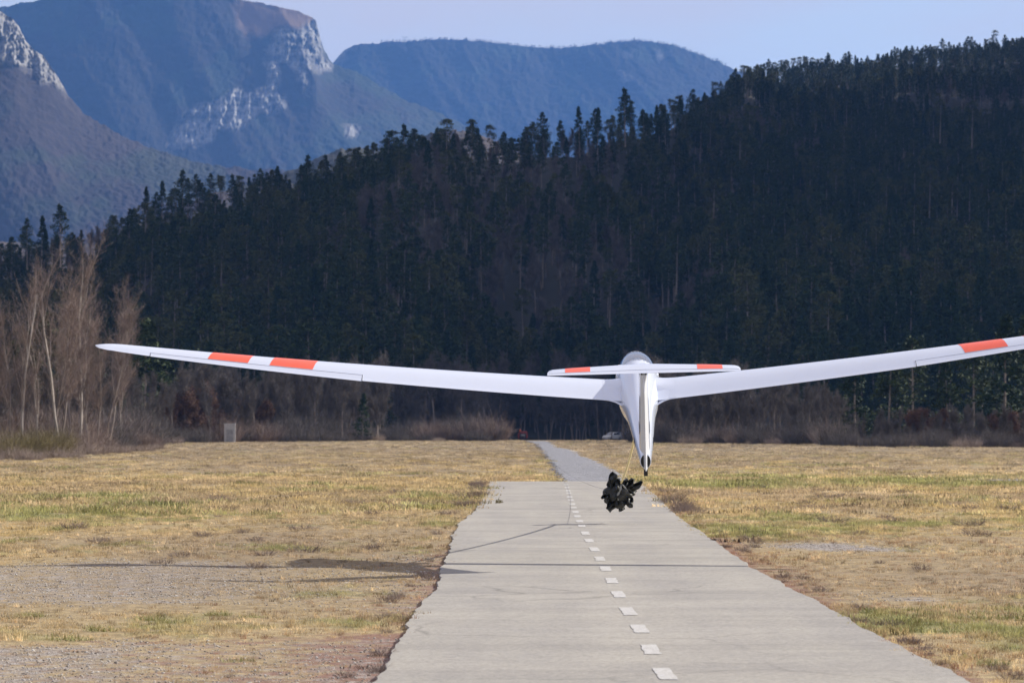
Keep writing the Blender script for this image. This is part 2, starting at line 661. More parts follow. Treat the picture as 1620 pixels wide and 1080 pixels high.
def zones(X, Y):
    """what grows where on the airfield, all in metres from the camera: returns colour, zone (green, gravel, moss), grass density"""
    X, Y = np.asarray(X, float), np.asarray(Y, float)
    n1 = fbm(X * .12, Y * .055, 4, 21)
    n2 = fbm(X * .5, Y * .22, 4, 33)
    n3 = fbm(X * 1.4, Y * .7, 3, 41)
    Yw = Y * (1 + (n1 - .5) * .20) + (n2 - .5) * 5 + (n3 - .5) * 2.5
    left = X < 1.0
    # green-ness by distance
    gl = lin([(20, .12), (29.5, .05), (31, .50), (35, .58), (37.5, .12), (45, .12), (50, .22), (56, .25), (62, .30), (75, .62), (95, .58), (120, .30), (135, .42), (160, .20), (260, .12), (450, .15)], Yw)
    gr = lin([(20, .18), (30.5, .18), (32.5, .62), (36, .58), (38, .15), (47, .18), (55, .25), (62, .55), (74, .60), (80, .30), (98, .28), (108, .72), (125, .62), (150, .22), (190, .30), (260, .15), (450, .18)], Yw)
    green = np.clip(np.where(left, gl, gr) + (n2 - .5) * 1.3 + (n3 - .5) * .5, 0, 1)
    gv_l = lin([(20, .56), (30, .54), (31.5, .05), (36.5, .08), (38.5, .50), (47, .46), (50, .12), (70, .0), (450, 0)], Yw)
    gv_l = gv_l * lin([(-30, 1.1), (-4.2, 1.0), (-2.2, .75), (0, .9)], X)
    gravel = np.where(left, gv_l, .0)
    # bare stony patches on the right
    for (px, py, rx, ry, a) in ((1290, 863, 1.15, 2.2, .62), (1395, 868, .9, 1.6, .38), (1440, 946, .72, .9, .55), (1360, 935, .35, .7, .42)):
        c = GP(px, py)
        gravel = gravel + a * np.exp(-((X - c.x) / rx) ** 2 - ((Y - c.y) / ry) ** 2)
    le, re = edge_x(LEFT_EDGE, Y), edge_x(RIGHT_EDGE, Y)
    dl, dr = le - X, X - re
    moss = .26 * np.exp(-np.maximum(dl, 0) / .55) * left + .30 * np.exp(-np.maximum(dr, 0) / .45) * (~left)
    moss = moss + np.where(left, lin([(20, .46), (31, .42), (32, .15), (38, .30), (48, .28), (52, .18), (70, .05), (450, 0)], Yw),
                           lin([(20, .30), (31, .26), (33, .12), (38, .30), (58, .34), (62, .1), (85, .22), (100, .2), (110, .0), (450, 0)], Yw))
    moss = np.where(Y < 128, moss, 0)
    dry = np.stack([np.full_like(X, .59), np.full_like(X, .465), np.full_like(X, .270)], -1)
    pale = np.array([.66, .54, .36])
    grey = np.array([.40, .315, .215])
    grn = np.array([.32, .335, .125])
    yel = np.array([.56, .44, .21])
    t = fbm(X * .25, Y * .07, 4, 55)
    far = sm(120, 230, Y)
    c = dry * (1 - far[..., None]) + (pale * .70)[None] * far[..., None]
    # darker bands where the turf is thin
    band = lin([(20, .35), (30, .35), (32, .1), (37, .45), (60, .42), (63, .05), (78, .05), (84, .3), (100, .35), (106, 0), (130, .0), (150, .45), (200, .35), (230, .05), (300, .5), (330, .1), (400, .45), (430, .2), (450, .5)], Yw)
    k = np.clip(band + (t - .5) * 1.6, 0, 1)[..., None]
    c = c * (1 - k) + grey * k
    k = (sm(.5, .8, fbm(X * .6, Y * .2, 3, 77)) * (Y > 60) * (Y < 240) * .75)[..., None]
    c = c * (1 - k) + yel * k
    k = (sm(.40, .95, green + (fbm(X * 2.2, Y * 1.1, 3, 66) - .5) * .9))[..., None] * .85
    c = c * (1 - k) + grn * k
    dens = np.clip(1.0 - 1.5 * gravel - .5 * moss + .5 * (n2 - .5), .06, 1)
    return c, np.stack([green, gravel, moss], -1), dens


def build_ground():
    zs = np.concatenate([np.array([3, 8, 14, 20]), np.geomspace(24.5, 470, 520), np.linspace(480, 700, 26), np.linspace(760, 12000, 24)])
    cols = np.concatenate([np.linspace(-9000, -400, 26), np.linspace(-250, 1870, 330), np.linspace(2000, 10500, 26)])
    XX = (cols[None, :] - CX) / FPX * zs[:, None]
    YY = np.repeat(zs[:, None], len(cols), 1)
    ZZ = ground_z(XX, YY)
    ZZ = np.where(YY > 2000, -6.0, np.where(YY > 700, ZZ - (YY - 700) / 1300 * 5, ZZ))
    n, m = XX.shape
    V = np.stack([XX, YY, ZZ], -1).reshape(-1, 3)
    idx = np.arange(n * m).reshape(n, m)
    F = np.stack([idx[:-1, :-1], idx[:-1, 1:], idx[1:, 1:], idx[1:, :-1]], -1).reshape(-1, 4)
    me = mesh_np('field', V, F, (M['field'],), True)
    c, z, d = zones(V[:, 0], V[:, 1])
    wood = sm(452, 475, V[:, 1])[:, None]
    c = c * .62 * (1 - sm(120, 230, V[:, 1])[:, None] * .10) * (1 - wood) + np.array([.13, .105, .075]) * wood
    a = me.attributes.new('turf', 'FLOAT_COLOR', 'POINT')
    a.data.foreach_set('color', np.concatenate([c, np.ones((len(c), 1))], 1).astype(np.float32).ravel())
    a = me.attributes.new('zone', 'FLOAT_COLOR', 'POINT')
    a.data.foreach_set('color', np.concatenate([z, np.ones((len(z), 1))], 1).astype(np.float32).ravel())
    o = obj('field', me)
    tag(o, 'dry winter airfield grass with gravel patches and reddish moss on both sides of the runway', kind='structure')
    return o


build_ground()


def ragged_slab(name, L, R, z0, z1, step, amp, mat, seed):
    """a slab between two ragged edges given as functions of distance."""
    V, F = [], []
    Zs = list(np.arange(L[0], L[1], step)) + [L[1]]
    Zs = np.array(Zs)
    xl = R[0](Zs) + (fbm(Zs * .9, Zs * 0, 4, seed, .6) - .5) * amp
    xr = R[1](Zs) + (fbm(Zs * .9, Zs * 0 + 5, 4, seed + 3, .6) - .5) * amp
    n = 9
    for i, Z in enumerate(Zs):
        V.append((xl[i] - .012, Z, z0))
        for k in range(n):
            t = k / (n - 1)
            V.append((xl[i] * (1 - t) + xr[i] * t, Z, z1))
        V.append((xr[i] + .012, Z, z0))
    w = n + 2
    for i in range(len(Zs) - 1):
        for k in range(w - 1):
            F.append((i * w + k, i * w + k + 1, (i + 1) * w + k + 1, (i + 1) * w + k))
    F.append(tuple(range(w)))
    F.append(tuple((len(Zs) - 1) * w + k for k in range(w - 1, -1, -1)))
    o = obj(name, mesh_from(name, V, F, (mat,)))
    return o


runway = ragged_slab('runway', (18.0, RUN_FAR), (lambda z: edge_x(LEFT_EDGE, z), lambda z: edge_x(RIGHT_EDGE, z)), -.06, .022, .07, .12, M['asphalt'], 60)
tag(runway, 'narrow pale asphalt runway with ragged edges running away under the glider', kind='structure')

PATH_L = [(893, 762), (880, 748), (874, 735), (870, 727), (863, 718), (858, 711), (851, 705), (843, 700), (832, 697.2)]
PATH_R = [(1000, 762), (972, 746), (950, 735), (935, 727), (915, 721), (905, 712), (880, 708), (873, 703), (866, 697.2)]
path = ragged_slab('gravel_path', (RUN_FAR + .02, GZ(697.4)), (lambda z: edge_x(PATH_L, z), lambda z: edge_x(PATH_R, z)), -.05, .014, .9, 1.2, M['gravel'], 90)
tag(path, 'grey gravel track carrying on from the end of the asphalt towards the trees', kind='structure')
gp = []
c = GP(1620, 761)
V, F = [], []
for i in range(49):
    t = 2 * math.pi * i / 48
    r = 1 + .12 * math.sin(3 * t) + .08 * math.sin(7 * t + 1)
    V.append((c.x + 1.2 + math.cos(t) * r * 3.1, c.y + math.sin(t) * r * 2.6, .05))
F.append(tuple(range(48)))
tag(obj('gravel_patch', mesh_from('gravel_patch', V[:48], F, (M['gravel'],))), 'small bare grey gravel patch in the grass at the right edge', kind='structure')

# centre line dashes: painted sheets on the asphalt
rows = [1070, 1031, 998, 970, 943, 921, 902, 886, 871, 857, 845, 833.5, 826, 818, 811, 804, 798.5, 792, 787, 781, 777, 772, 767.5]
cxs = [(1090, 1110), (1050, 1070), (1029, 1031), (1013, 998), (993.5, 970), (978.5, 943), (968, 921), (958, 902), (949, 886), (940.5, 871), (932, 857), (920, 833), (905, 798), (898, 775), (895, 765)]
Pc = sorted([(GZ(y), GP(x, y).x) for x, y in cxs])
zc = [GZ(r) for r in rows]
zc = [zc[0] - (zc[1] - zc[0])] + zc
dash_mesh_cache = {}
for i, Z in enumerate(zc):
    L = .42 * (zc[min(i + 1, len(zc) - 1)] - zc[min(i, len(zc) - 2)]) if i < len(zc) - 1 else .42 * 3.4
    L = min(max(L, 1.05), 2.6)
    w = .132
    x0 = float(np.interp(Z - L / 2, [p[0] for p in Pc], [p[1] for p in Pc]))
    x1 = float(np.interp(Z + L / 2, [p[0] for p in Pc], [p[1] for p in Pc]))
    nl, nrr = [], []
    for k in range(11):
        t = k / 10
        y = Z - L / 2 + L * t
        xx = x0 * (1 - t) + x1 * t
        nl.append((xx - w / 2 + rng.uniform(-.008, .008), y, .026))
        nrr.append((xx + w / 2 + rng.uniform(-.008, .008), y, .026))
    V = nl + nrr
    F = [(k, 11 + k, 12 + k, k + 1) for k in range(10)]
    obj('dash', mesh_from('dash', V, F, (M['paint'],)), runway)

# ------------------------------------------------------------------ hillside terrain
SKYG = [(-1500, 530), (-400, 485), (0, 446), (130, 424), (200, 398), (290, 364), (400, 342), (500, 316), (640, 272), (700, 262), (750, 258), (800, 266), (860, 252), (910, 246), (990, 226),
        (1060, 204), (1150, 166), (1190, 134), (1290, 126), (1400, 114), (1560, 90), (1620, 84), (1800, 44), (2000, -160), (2500, -1300), (3500, -2500), (6000, -2600), (9000, -1500)]  # columns beyond the right frame edge: unseen ridge, raised to shade the hill
SKYZ = [(-1500, 950), (0, 1000), (900, 960), (1060, 1150), (1150, 1450), (1250, 1750), (1620, 1850), (2000, 1600), (2500, 1350), (3500, 1150), (6000, 1050), (9000, 900)]
HZ0 = [(-1500, 600), (0, 560), (600, 520), (700, 560), (760, 660), (1060, 660), (1160, 520), (1620, 470), (2500, 560), (9000, 620)]


def hill_z(col, Z):
    col, Z = np.asarray(col, float), np.asarray(Z, float)
    g, zs, z0 = lin(SKYG, col), lin(SKYZ, col), lin(HZ0, col)
    top = (HOR - g) / FPX * zs + CAMH
    t = (Z - z0) / (zs - z0)
    up = np.clip(t, 0, 1)
    prof = up ** 1.12
    X = (col - CX) / FPX * Z
    rel = (fbm(X * .012, Z * .012, 3, 13) - .5) * 22 * sm(0.02, .3, up) * (1 - sm(.8, 1.0, up) * .6)
    gully = -np.abs(fbm(X * .02 + Z * .006, Z * .004, 3, 29) - .5) * 46 * sm(.05, .35, up) * (1 - sm(.75, 1.0, up))
    down = np.maximum(t - 1, 0) * (zs - z0)
    return np.where(t < 0, -1.2 + t * 3, top * prof + rel + gully - down * .35 - .6)


def build_hill():
    cols = np.concatenate([np.linspace(-1500, -300, 20), np.linspace(-250, 1870, 200), np.linspace(1920, 9000, 60)])
    ts = np.concatenate([np.linspace(-.06, 1.0, 150), np.linspace(1.04, 2.0, 20)])
    z0, zs = lin(HZ0, cols), lin(SKYZ, cols)
    YY = z0[None, :] + (zs - z0)[None, :] * ts[:, None]
    CC = np.repeat(cols[None, :], len(ts), 0)
    ZZ = hill_z(CC, YY)
    XX = (CC - CX) / FPX * YY
    n, m = XX.shape
    idx = np.arange(n * m).reshape(n, m)
    F = np.stack([idx[:-1, :-1], idx[:-1, 1:], idx[1:, 1:], idx[1:, :-1]], -1).reshape(-1, 4)
    me = mesh_np('hill', np.stack([XX, YY, ZZ], -1).reshape(-1, 3), F, (M['floor'],), True)
    tag(obj('hill', me), 'steep dark wooded hill rising to the right behind the airfield, with an unseen ridge added to shade it', kind='structure')


build_hill()


def in_poly(x, y, P):
    r = np.zeros(np.shape(x), bool)
    n = len(P)
    for i in range(n):
        x1, y1 = P[i]
        x2, y2 = P[(i + 1) % n]
        if y1 == y2: continue
        c = ((y1 > y) != (y2 > y)) & (x < (x2 - x1) * (y - y1) / (y2 - y1) + x1)
        r ^= c
    return r


def soft_poly(x, y, P, jit=10, seed=3):
    a = np.zeros(np.shape(x))
    for k, (sx, sy) in enumerate(((0, 0), (5, 3), (-5, 3), (3, -5), (-3, -4))):
        wx = x + (fbm(x * .06, y * .06, 3, seed) - .5) * 2 * jit + sx
        wy = y + (fbm(x * .06, y * .06, 3, seed + 9) - .5) * 2 * jit + sy
        a += in_poly(wx, wy, P)
    return a / 5


def mountain(name, label, skyl, bottom, Zs, Zb, x0, x1, mat, rocks=(), grass=(), green=(), relief=60, crown=6, seed=0, step=1.6, steep=(), crag=0.0, skyjit=1.5):
    fx0, fx1 = max(x0, -60), min(x1, 1680)
    cols = np.arange(fx0, fx1, step)
    if x0 < fx0: cols = np.concatenate([np.linspace(x0, fx0, 40)[:-1], cols])
    if x1 > fx1: cols = np.concatenate([cols, np.linspace(fx1, x1, 40)])
    ns = int(max(60, (bottom - 0) / step * .62))
    ts = np.linspace(0, 1, ns)
    sk = lin(skyl, cols) + (fbm(cols * .12, cols * 0, 4, seed + 4, .7) - .5) * 2 * skyjit
    kern = np.exp(-np.linspace(-2.5, 2.5, 121) ** 2)
    soft = np.convolve(np.pad(sk, 60, mode='edge'), kern / kern.sum(), mode='valid')
    wgt = ts[:, None] ** 3
    skt = soft[None, :] * (1 - wgt) + sk[None, :] * wgt
    yy = bottom + (skt - bottom) * ts[:, None]
    xx = np.repeat(cols[None, :], ns, 0)
    tt = np.repeat(ts[:, None], len(cols), 1)
    Z = Zb + (Zs - Zb) * tt ** 1.1
    # gullies running down the slope and rounded woodland on it
    ms = FPX / Zs
    X = (xx - CX) / FPX * Z
    H = (HOR - yy) / FPX * Z
    g = fbm(X * .006 + H * .003, H * .0016, 4, seed + 1)
    Z = Z + (np.abs(g - .5) * 2 - .3) * relief * (1 - sm(.9, 1, tt) * .7) * sm(0, .1, tt)
    rock = np.zeros_like(xx)
    for P in rocks: rock = np.maximum(rock, soft_poly(xx, yy, P, 9, seed + 40))
    if len(rocks):
        crumble = fbm(xx * .09 + yy * .03, yy * .10 - xx * .02, 5, seed + 70, .75)
        rock = rock * (.5 + .5 * sm(.30, .50, crumble))
        Z = Z + rock * (fbm(xx * .13, yy * .06 + xx * .02, 4, seed + 80, .7) - .5) * crag
    gr = np.zeros_like(xx)
    for P in grass: gr = np.maximum(gr, soft_poly(xx, yy, P, 8, seed + 50))
    ev = np.clip((fbm(X * .012, H * .012 + Z * .002, 4, seed + 6) - .53) * 4, 0, .45)
    dx = (xx - CX) / FPX
    pitch_c, pitch_s = math.cos(PITCH), math.sin(PITCH)
    dz = (CY - yy) / FPX
    wy = pitch_c - pitch_s * dz
    wz = pitch_s + pitch_c * dz
    k = Z / wy
    PX, PY, PZ = dx * k, Z, CAMH + wz * k
    wood = (1 - rock) * (1 - gr * .8)
    PZ = PZ + wood * (fbm(PX / crown, PY / crown * .5 + PZ / crown * .8, 3, seed + 90, .7) - .5) * crown * .9
    # back side so that it is a solid mountain
    back = []
    for q, (dy_, kz) in enumerate(((60, .985), (220, .9), (700, .55), (1100, .0))):
        back.append(np.stack([PX[-1] * (1 + dy_ / Zs), PY[-1] + dy_, PZ[-1] * kz], -1))
    P3 = np.concatenate([np.stack([PX, PY, PZ], -1)] + [b[None] for b in back], 0)
    n, m = P3.shape[:2]
    idx = np.arange(n * m).reshape(n, m)
    F = np.stack([idx[:-1, :-1], idx[:-1, 1:], idx[1:, 1:], idx[1:, :-1]], -1).reshape(-1, 4)
    me = mesh_np(name, P3.reshape(-1, 3), F, (mat,), True)
    pad = np.zeros((4, m))
    C4 = np.stack([np.concatenate([rock, pad]), np.concatenate([gr, pad]), np.concatenate([ev * wood, pad]), np.ones((n, m))], -1)
    a = me.attributes.new('cover', 'FLOAT_COLOR', 'POINT')
    a.data.foreach_set('color', C4.astype(np.float32).ravel())
    o = obj(name, me)
    tag(o, label, kind='structure')
    return (cols, P3[ns - 1])


m_far = slope_mat('far_woods', ((.013, .015, .015), (.030, .027, .026)), (.14, .11, .08), (.22, .22, .21), .4)  # woods darkened, and slopes below steepened, to stand in for cloud shade
m_cliff = slope_mat('cliff_mountain_cover', ((.015, .017, .017), (.040, .034, .032)), (.15, .105, .075), (.34, .335, .32), .5)
m_near = slope_mat('near_mountain_cover', ((.024, .022, .026), (.058, .047, .048)), (.20, .15, .10), (.33, .32, .30), .8)
m_brown = slope_mat('brown_hill_cover', ((.040, .036, .034), (.105, .082, .070)), (.16, .12, .09), (.5, .48, .44), 1.2)

ridge_cols, ridge_top = mountain('far_ridge', 'long rounded blue wooded ridge behind the cliff with thin trees on its crest',
    [(300, 120), (500, 112), (527, 100), (535, 90), (545, 79), (570, 69), (640, 65), (700, 62), (760, 65), (850, 76), (900, 75), (960, 68), (1010, 64), (1060, 70), (1100, 84), (1140, 99), (1160, 109), (1300, 150), (1700, 180), (2300, 150)],
    330, 9600, 8850, 300, 2300, m_far, rocks=([(528, 104), (536, 88), (548, 76), (560, 72), (548, 90), (536, 106)], [(990, 78), (1000, 84), (985, 90)], [(1035, 80), (1060, 86), (1040, 92)], [(980, 118), (1002, 120), (996, 125), (982, 124)]), seed=100, crown=12, relief=60, crag=40, skyjit=.8)
mountain('cliff_mountain', 'blue hazy mountain with a pale limestone cliff and a bare brown summit',
    [(-900, 60), (-200, 20), (0, 12), (30, 6), (60, 1), (90, -8), (160, -26), (250, -28), (330, -12), (375, -1), (400, 3), (430, 9), (470, 18), (492, 27), (500, 33), (503, 46), (507, 62), (513, 78), (521, 94), (528, 102), (560, 112), (640, 158), (700, 182), (760, 210), (830, 232), (960, 300), (1200, 330)],
    345, 7600, 7000, -900, 1200, m_cliff,
    rocks=([(436, 52), (470, 50), (500, 28), (516, 90), (526, 100), (522, 112), (498, 112), (470, 98), (482, 112), (488, 150), (474, 128), (462, 100), (440, 100), (428, 75)],
           [(424, 80), (440, 80), (442, 130), (446, 168), (440, 182), (415, 176), (395, 184), (370, 205), (350, 206), (330, 222), (292, 232), (270, 236), (280, 205), (296, 182), (330, 160), (372, 146), (395, 150), (424, 138)],
           [(548, 196), (566, 204), (560, 214), (545, 206)]),
    grass=([(372, 2), (402, 2), (500, 22), (494, 36), (470, 46), (440, 42), (410, 60), (380, 50)],), seed=200, crown=10, relief=70, crag=90, skyjit=1.0)
mountain('left_mountain', 'purple brown wooded mountainside at the far left topped by a grey rock wall',
    [(-1200, -150), (-300, -60), (-60, 2), (0, 18), (18, 29), (30, 42), (42, 66), (52, 78), (68, 88), (84, 110), (96, 130), (108, 150), (118, 164), (130, 178), (160, 196), (200, 219), (250, 238), (300, 254), (345, 262), (400, 268), (440, 268), (520, 300), (700, 340)],
    415, 4700, 4350, -1200, 700, m_near,
    rocks=([(-200, -40), (-30, 0), (0, 16), (18, 26), (32, 40), (44, 64), (54, 76), (72, 88), (88, 114), (100, 132), (114, 156), (104, 148), (88, 138), (70, 124), (48, 112), (20, 100), (0, 92), (-200, 60)],), seed=300, crown=7, relief=36, crag=60, skyjit=2.2)
mountain('brown_hills', 'low brown wooded hills just behind the pine slope in front of the blue mountains',
    [(-500, 366), (-60, 380), (0, 382), (60, 388), (130, 380), (250, 345), (330, 308), (400, 290), (440, 276), (480, 262), (510, 246), (540, 236), (570, 236), (610, 240), (650, 228), (680, 212), (720, 206), (750, 210), (790, 226), (840, 252), (900, 280), (1200, 300)],
    440, 2600, 2100, -500, 1200, m_brown, seed=400, crown=5, relief=60, skyjit=1.5)

# ------------------------------------------------------------------ tree meshes
def tri_cloud(c, r, n, size, flat, R):
    """n small leaf faces spread through a squashed ball: (verts, faces)"""
    d = R.normal(size=(n, 3))
    d /= np.linalg.norm(d, axis=1)[:, None]
    p = np.asarray(c) + d * (R.uniform(.25, 1, (n, 1)) ** .6) * np.asarray(r)
    a = R.normal(size=(n, 3)); a[:, 2] *= flat
    a /= np.linalg.norm(a, axis=1)[:, None]
    b = R.normal(size=(n, 3)); b[:, 2] *= flat
    b -= a * (a * b).sum(1)[:, None]
    b /= np.linalg.norm(b, axis=1)[:, None]
    s = size * R.uniform(.6, 1.4, (n, 1))
    return np.stack([p - a * s, p + a * s * .8 + b * s * .3, p + b * s], 1)


def pine_meshes(name, H, base, rad, mat, seed, shape='pine', nclump=70, per=22):
    R = np.random.RandomState(seed)
    T = []
    tw = []
    lean = R.uniform(-.03, .03, 2)
    for i in range(nclump):
        t = R.uniform(0, 1) ** .85
        h = base + (H - base) * t
        if shape == 'fir':
            rr = rad * (1 - t) ** .8 + .12
        elif shape == 'umbrella':
            rr = rad * math.sqrt(max(0.05, 1 - (t - .45) ** 2 * 2.6))
        else:
            rr = rad * min(1, (1.06 - t) * 1.7) * min(1, .55 + t * 1.8)
        az = R.uniform(0, 6.283)
        rr *= R.uniform(.45, 1.12)
        c = (math.cos(az) * rr * .72 + lean[0] * h, math.sin(az) * rr * .72 + lean[1] * h, h + R.uniform(-.2, .2) - (.12 * rr if shape == 'fir' else -.06 * rr))
        s = .30 + .26 * rr
        T.append(tri_cloud(c, (s, s, s * .5), per, .19 + .02 * rad, .55, R))
        tw.append(((lean[0] * h, lean[1] * h, h - .35 * rr), c))
    T.append(tri_cloud((lean[0] * H, lean[1] * H, H - .35), (.3, .3, .55), per, .16, .8, R))
    T = np.concatenate(T).reshape(-1, 3)
    F = np.arange(len(T)).reshape(-1, 3)
    crown = mesh_np(name + '_crown', T, F, (mat,))
    mb = MB()
    pts = [(lean[0] * z + .04 * math.sin(z * 1.3 + seed), lean[1] * z + .04 * math.cos(z + seed), z) for z in np.linspace(-.5, H * .97, 7)]
    mb.tube(pts, list(np.linspace(.17, .03, 7) * H / 13), 5, False)
    for a, b in tw:
        d = Vector(b) - Vector(a)
        sd = d.cross(Vector((0, 0, 1))).normalized() * .03
        mb.add([Vector(a) - sd, Vector(a) + sd, Vector(b)], [(0, 1, 2)])
    for k in range(14):       # dead snags below the crown
        z = base * R.uniform(.35, 1)
        az = R.uniform(0, 6.28)
        L = R.uniform(.4, 1.1)
        a = Vector((lean[0] * z, lean[1] * z, z))
        mb.add([a - Vector((0, 0, .02)), a + Vector((0, 0, .02)), a + Vector((math.cos(az) * L, math.sin(az) * L, .15))], [(0, 1, 2)])
    trunk = mesh_from(name + '_trunk', mb.V, mb.F, (M['pinebark'],))
    return crown, trunk


def bare_meshes(name, H, spread, seed, twigmat, barkmat, fork=.25, dens=1.0, upright=.7, stems=1, leaves=None, r0=.14, twigw=.012):
    """bare broadleaf tree: trunk and limbs in one mesh, fine twigs (and withered leaves) in another."""
    R = random.Random(seed)
    limb, tw = MB(), []
    leafp = []

    def grow(p, d, L, r, lev):
        nseg = 4 if lev < 2 else 2
        pts, rs = [p.copy()], [r]
        q = p.copy()
        for i in range(nseg):
            j = Vector((R.gauss(0, 1), R.gauss(0, 1), R.gauss(0, .6))) * (.10 + .06 * lev)
            d = (d + j + Vector((0, 0, upright * .16 * (1 if lev else .3)))).normalized()
            q = q + d * (L / nseg)
            pts.append(q.copy())
            rs.append(r * (1 - .62 * (i + 1) / nseg))
            if lev < 3:
                kids = [int(5 * dens), int(4 * dens), int(4 * dens)][lev]
                if lev == 0 and i / nseg < fork: kids = 1 if R.random() < .4 else 0
                for c in range(kids):
                    az = R.uniform(0, 6.283)
                    side = d.orthogonal().normalized()
                    side.rotate(Quaternion(d, az))
                    ang = R.uniform(.35, .95) * spread
                    nd = (d * math.cos(ang) + side * math.sin(ang)).normalized()
                    back = R.uniform(0, 1) * L / nseg
                    frac = 1 - .5 * (i / nseg) if lev == 0 else .85
                    grow(q - d * back, nd, L * R.uniform(.28, .48) * frac * (1.15 if lev else 1), max(r * .42 * (1 - .5 * i / nseg), .008), lev + 1)
        if lev <= 1: limb.tube(pts, rs, 5 if lev == 0 else 3, False)
        elif lev == 2:
            sd = d.cross(Vector((R.gauss(0, 1), R.gauss(0, 1), R.gauss(0, 1)))).normalized()
            w = max(rs[0], twigw * 1.3)
            tw.append((pts[0] - sd * w, pts[0] + sd * w, pts[-1]))
        if lev == 3 or lev == 2:
            for k in range(1 if lev == 2 else 3):
                nd = (d + Vector((R.gauss(0, 1), R.gauss(0, 1), R.gauss(.3, .7))) * .5).normalized()
                e = pts[-1] if k == 0 else pts[R.randrange(len(pts))]
                sd = nd.cross(Vector((R.gauss(0, 1), R.gauss(0, 1), R.gauss(0, 1)))).normalized() * twigw
                e2 = e + nd * R.uniform(.25, .75) * H / 12
                tw.append((e - sd, e + sd, e2))
                if leaves: leafp.append(e2)
            if lev == 3:
                sd = d.cross(Vector((R.gauss(0, 1), R.gauss(0, 1), R.gauss(0, 1)))).normalized() * twigw
                tw.append((pts[0] - sd, pts[0] + sd, pts[-1]))
    for s in range(stems):
        a = R.uniform(0, 6.28)
        dd = Vector((math.cos(a) * .16, math.sin(a) * .16, 1)).normalized() if stems > 1 else Vector((R.uniform(-.06, .06), R.uniform(-.06, .06), 1)).normalized()
        grow(Vector((math.cos(a) * .2 * (stems > 1), math.sin(a) * .2 * (stems > 1), -.3)), dd, H * R.uniform(.74, .86), r0, 0)
    T = np.array([[tuple(v) for v in t] for t in tw]).reshape(-1, 3)
    mats = [twigmat]
    F = np.arange(len(T)).reshape(-1, 3)
    crown = mesh_np(name + '_crown', T, F, mats)
    trunk = mesh_from(name + '_trunk', limb.V, limb.F, (barkmat,))
    lv = None
    if leaves:
        RR = np.random.RandomState(seed)
        C = np.array([tuple(p) for p in leafp])
        L3 = np.concatenate([tri_cloud(c, (.28, .28, .22), 4, .085, .8, RR) for c in C]).reshape(-1, 3)
        lv = mesh_np(name + '_leaves', L3, np.arange(len(L3)).reshape(-1, 3), (leaves,))
    return crown, trunk, lv


def bush_mesh(name, rx, h, n, seed, mat, w=.012):
    R = np.random.RandomState(seed)
    T = []
    for i in range(n):
        a = R.uniform(0, 6.283)
        rr = math.sqrt(R.uniform(0, 1)) * rx * .6
        p = np.array([math.cos(a) * rr, math.sin(a) * rr, R.uniform(-.1, .1)])
        d = np.array([math.cos(a) * rr / rx * 1.1, math.sin(a) * rr / rx * 1.1, 1.0]) + R.normal(0, .28, 3)
        d /= np.linalg.norm(d)
        L = h * R.uniform(.55, 1.05) * (1.05 - .45 * (rr / rx))
        mid = p + d * L * .55
        end = mid + (d + R.normal(0, .35, 3)) * L * .45
        s = np.cross(d, R.normal(size=3)); s /= np.linalg.norm(s)
        s *= w
        T.append([p - s, p + s, mid + s * .6]); T.append([p - s, mid + s * .6, mid - s * .6])
        T.append([mid - s * .6, mid + s * .6, end])
        for k in range(4):
            q = mid + (end - mid) * R.uniform(-.6, .9)
            e = q + (d * .7 + R.normal(0, .6, 3)) * L * R.uniform(.12, .3)
            T.append([q - s * .5, q + s * .5, e])
    T = np.array(T).reshape(-1, 3)
    return mesh_np(name, T, np.arange(len(T)).reshape(-1, 3), (mat,))


def place(name, meshes, loc, rot, scale, label, cat, group=None, parts=('crown', 'trunk', 'leaves')):
    t = empty(name, loc, rot)
    t.scale = (scale, scale, scale) if not hasattr(scale, '__len__') else scale
    tag(t, label, cat, group)
    kids = []
    for pn, me in zip(parts, meshes):
        if me is None: continue
        kids.append(obj(pn, me, t))
    return t, kids


PINES = [
    pine_meshes('pine_a', 14, 5.5, 2.9, M['needle'], 1, 'pine', 80, 24),
    pine_meshes('pine_b', 15, 7.5, 2.6, M['needle'], 2, 'pine', 66, 24),
    pine_meshes('pine_c', 12, 3.5, 3.0, M['needle_olive'], 3, 'pine', 80, 24),
    pine_meshes('fir_a', 14, 2.0, 2.9, M['needle_dark'], 4, 'fir', 110, 24),
    pine_meshes('fir_b', 11, 1.5, 2.6, M['needle'], 5, 'fir', 90, 24),
    pine_meshes('pine_d', 16, 10.0, 2.2, M['needle_olive'], 6, 'umbrella', 46, 26),
]
BARES = [
    bare_meshes('bare_a', 11, .85, 11, M['twig'], M['bark'], .3, 1.0, .8, twigw=.018),
    bare_meshes('bare_b', 12, .65, 12, M['twig'], M['bark'], .25, 1.0, 1.0, twigw=.018),
    bare_meshes('bare_c', 9, .9, 13, M['twig'], M['bark'], .15, 1.0, .7, stems=2, r0=.10, twigw=.018),
]
POPLAR = [
    bare_meshes('birch_a', 14.5, .55, 21, M['twig_warm'], M['bark_pale'], .3, .8, 1.4, twigw=.007, r0=.13),
    bare_meshes('birch_b', 14.5, .50, 22, M['twig_warm'], M['bark_pale'], .25, .8, 1.5, twigw=.007, r0=.12),
    bare_meshes('birch_c', 11.0, .65, 23, M['twig_warm'], M['bark'], .2, .8, 1.2, twigw=.007, stems=2, r0=.08),
]
OAKS = [bare_meshes('oak_a', 6.5, .95, 31, M['twig'], M['bark'], .1, 1.0, .6, leaves=M['oakleaf'], stems=2, r0=.11, twigw=.014),
        bare_meshes('oak_b', 4.8, 1.0, 32, M['twig'], M['bark'], .0, 1.0, .5, leaves=M['oakleaf'], stems=3, r0=.09, twigw=.012)]
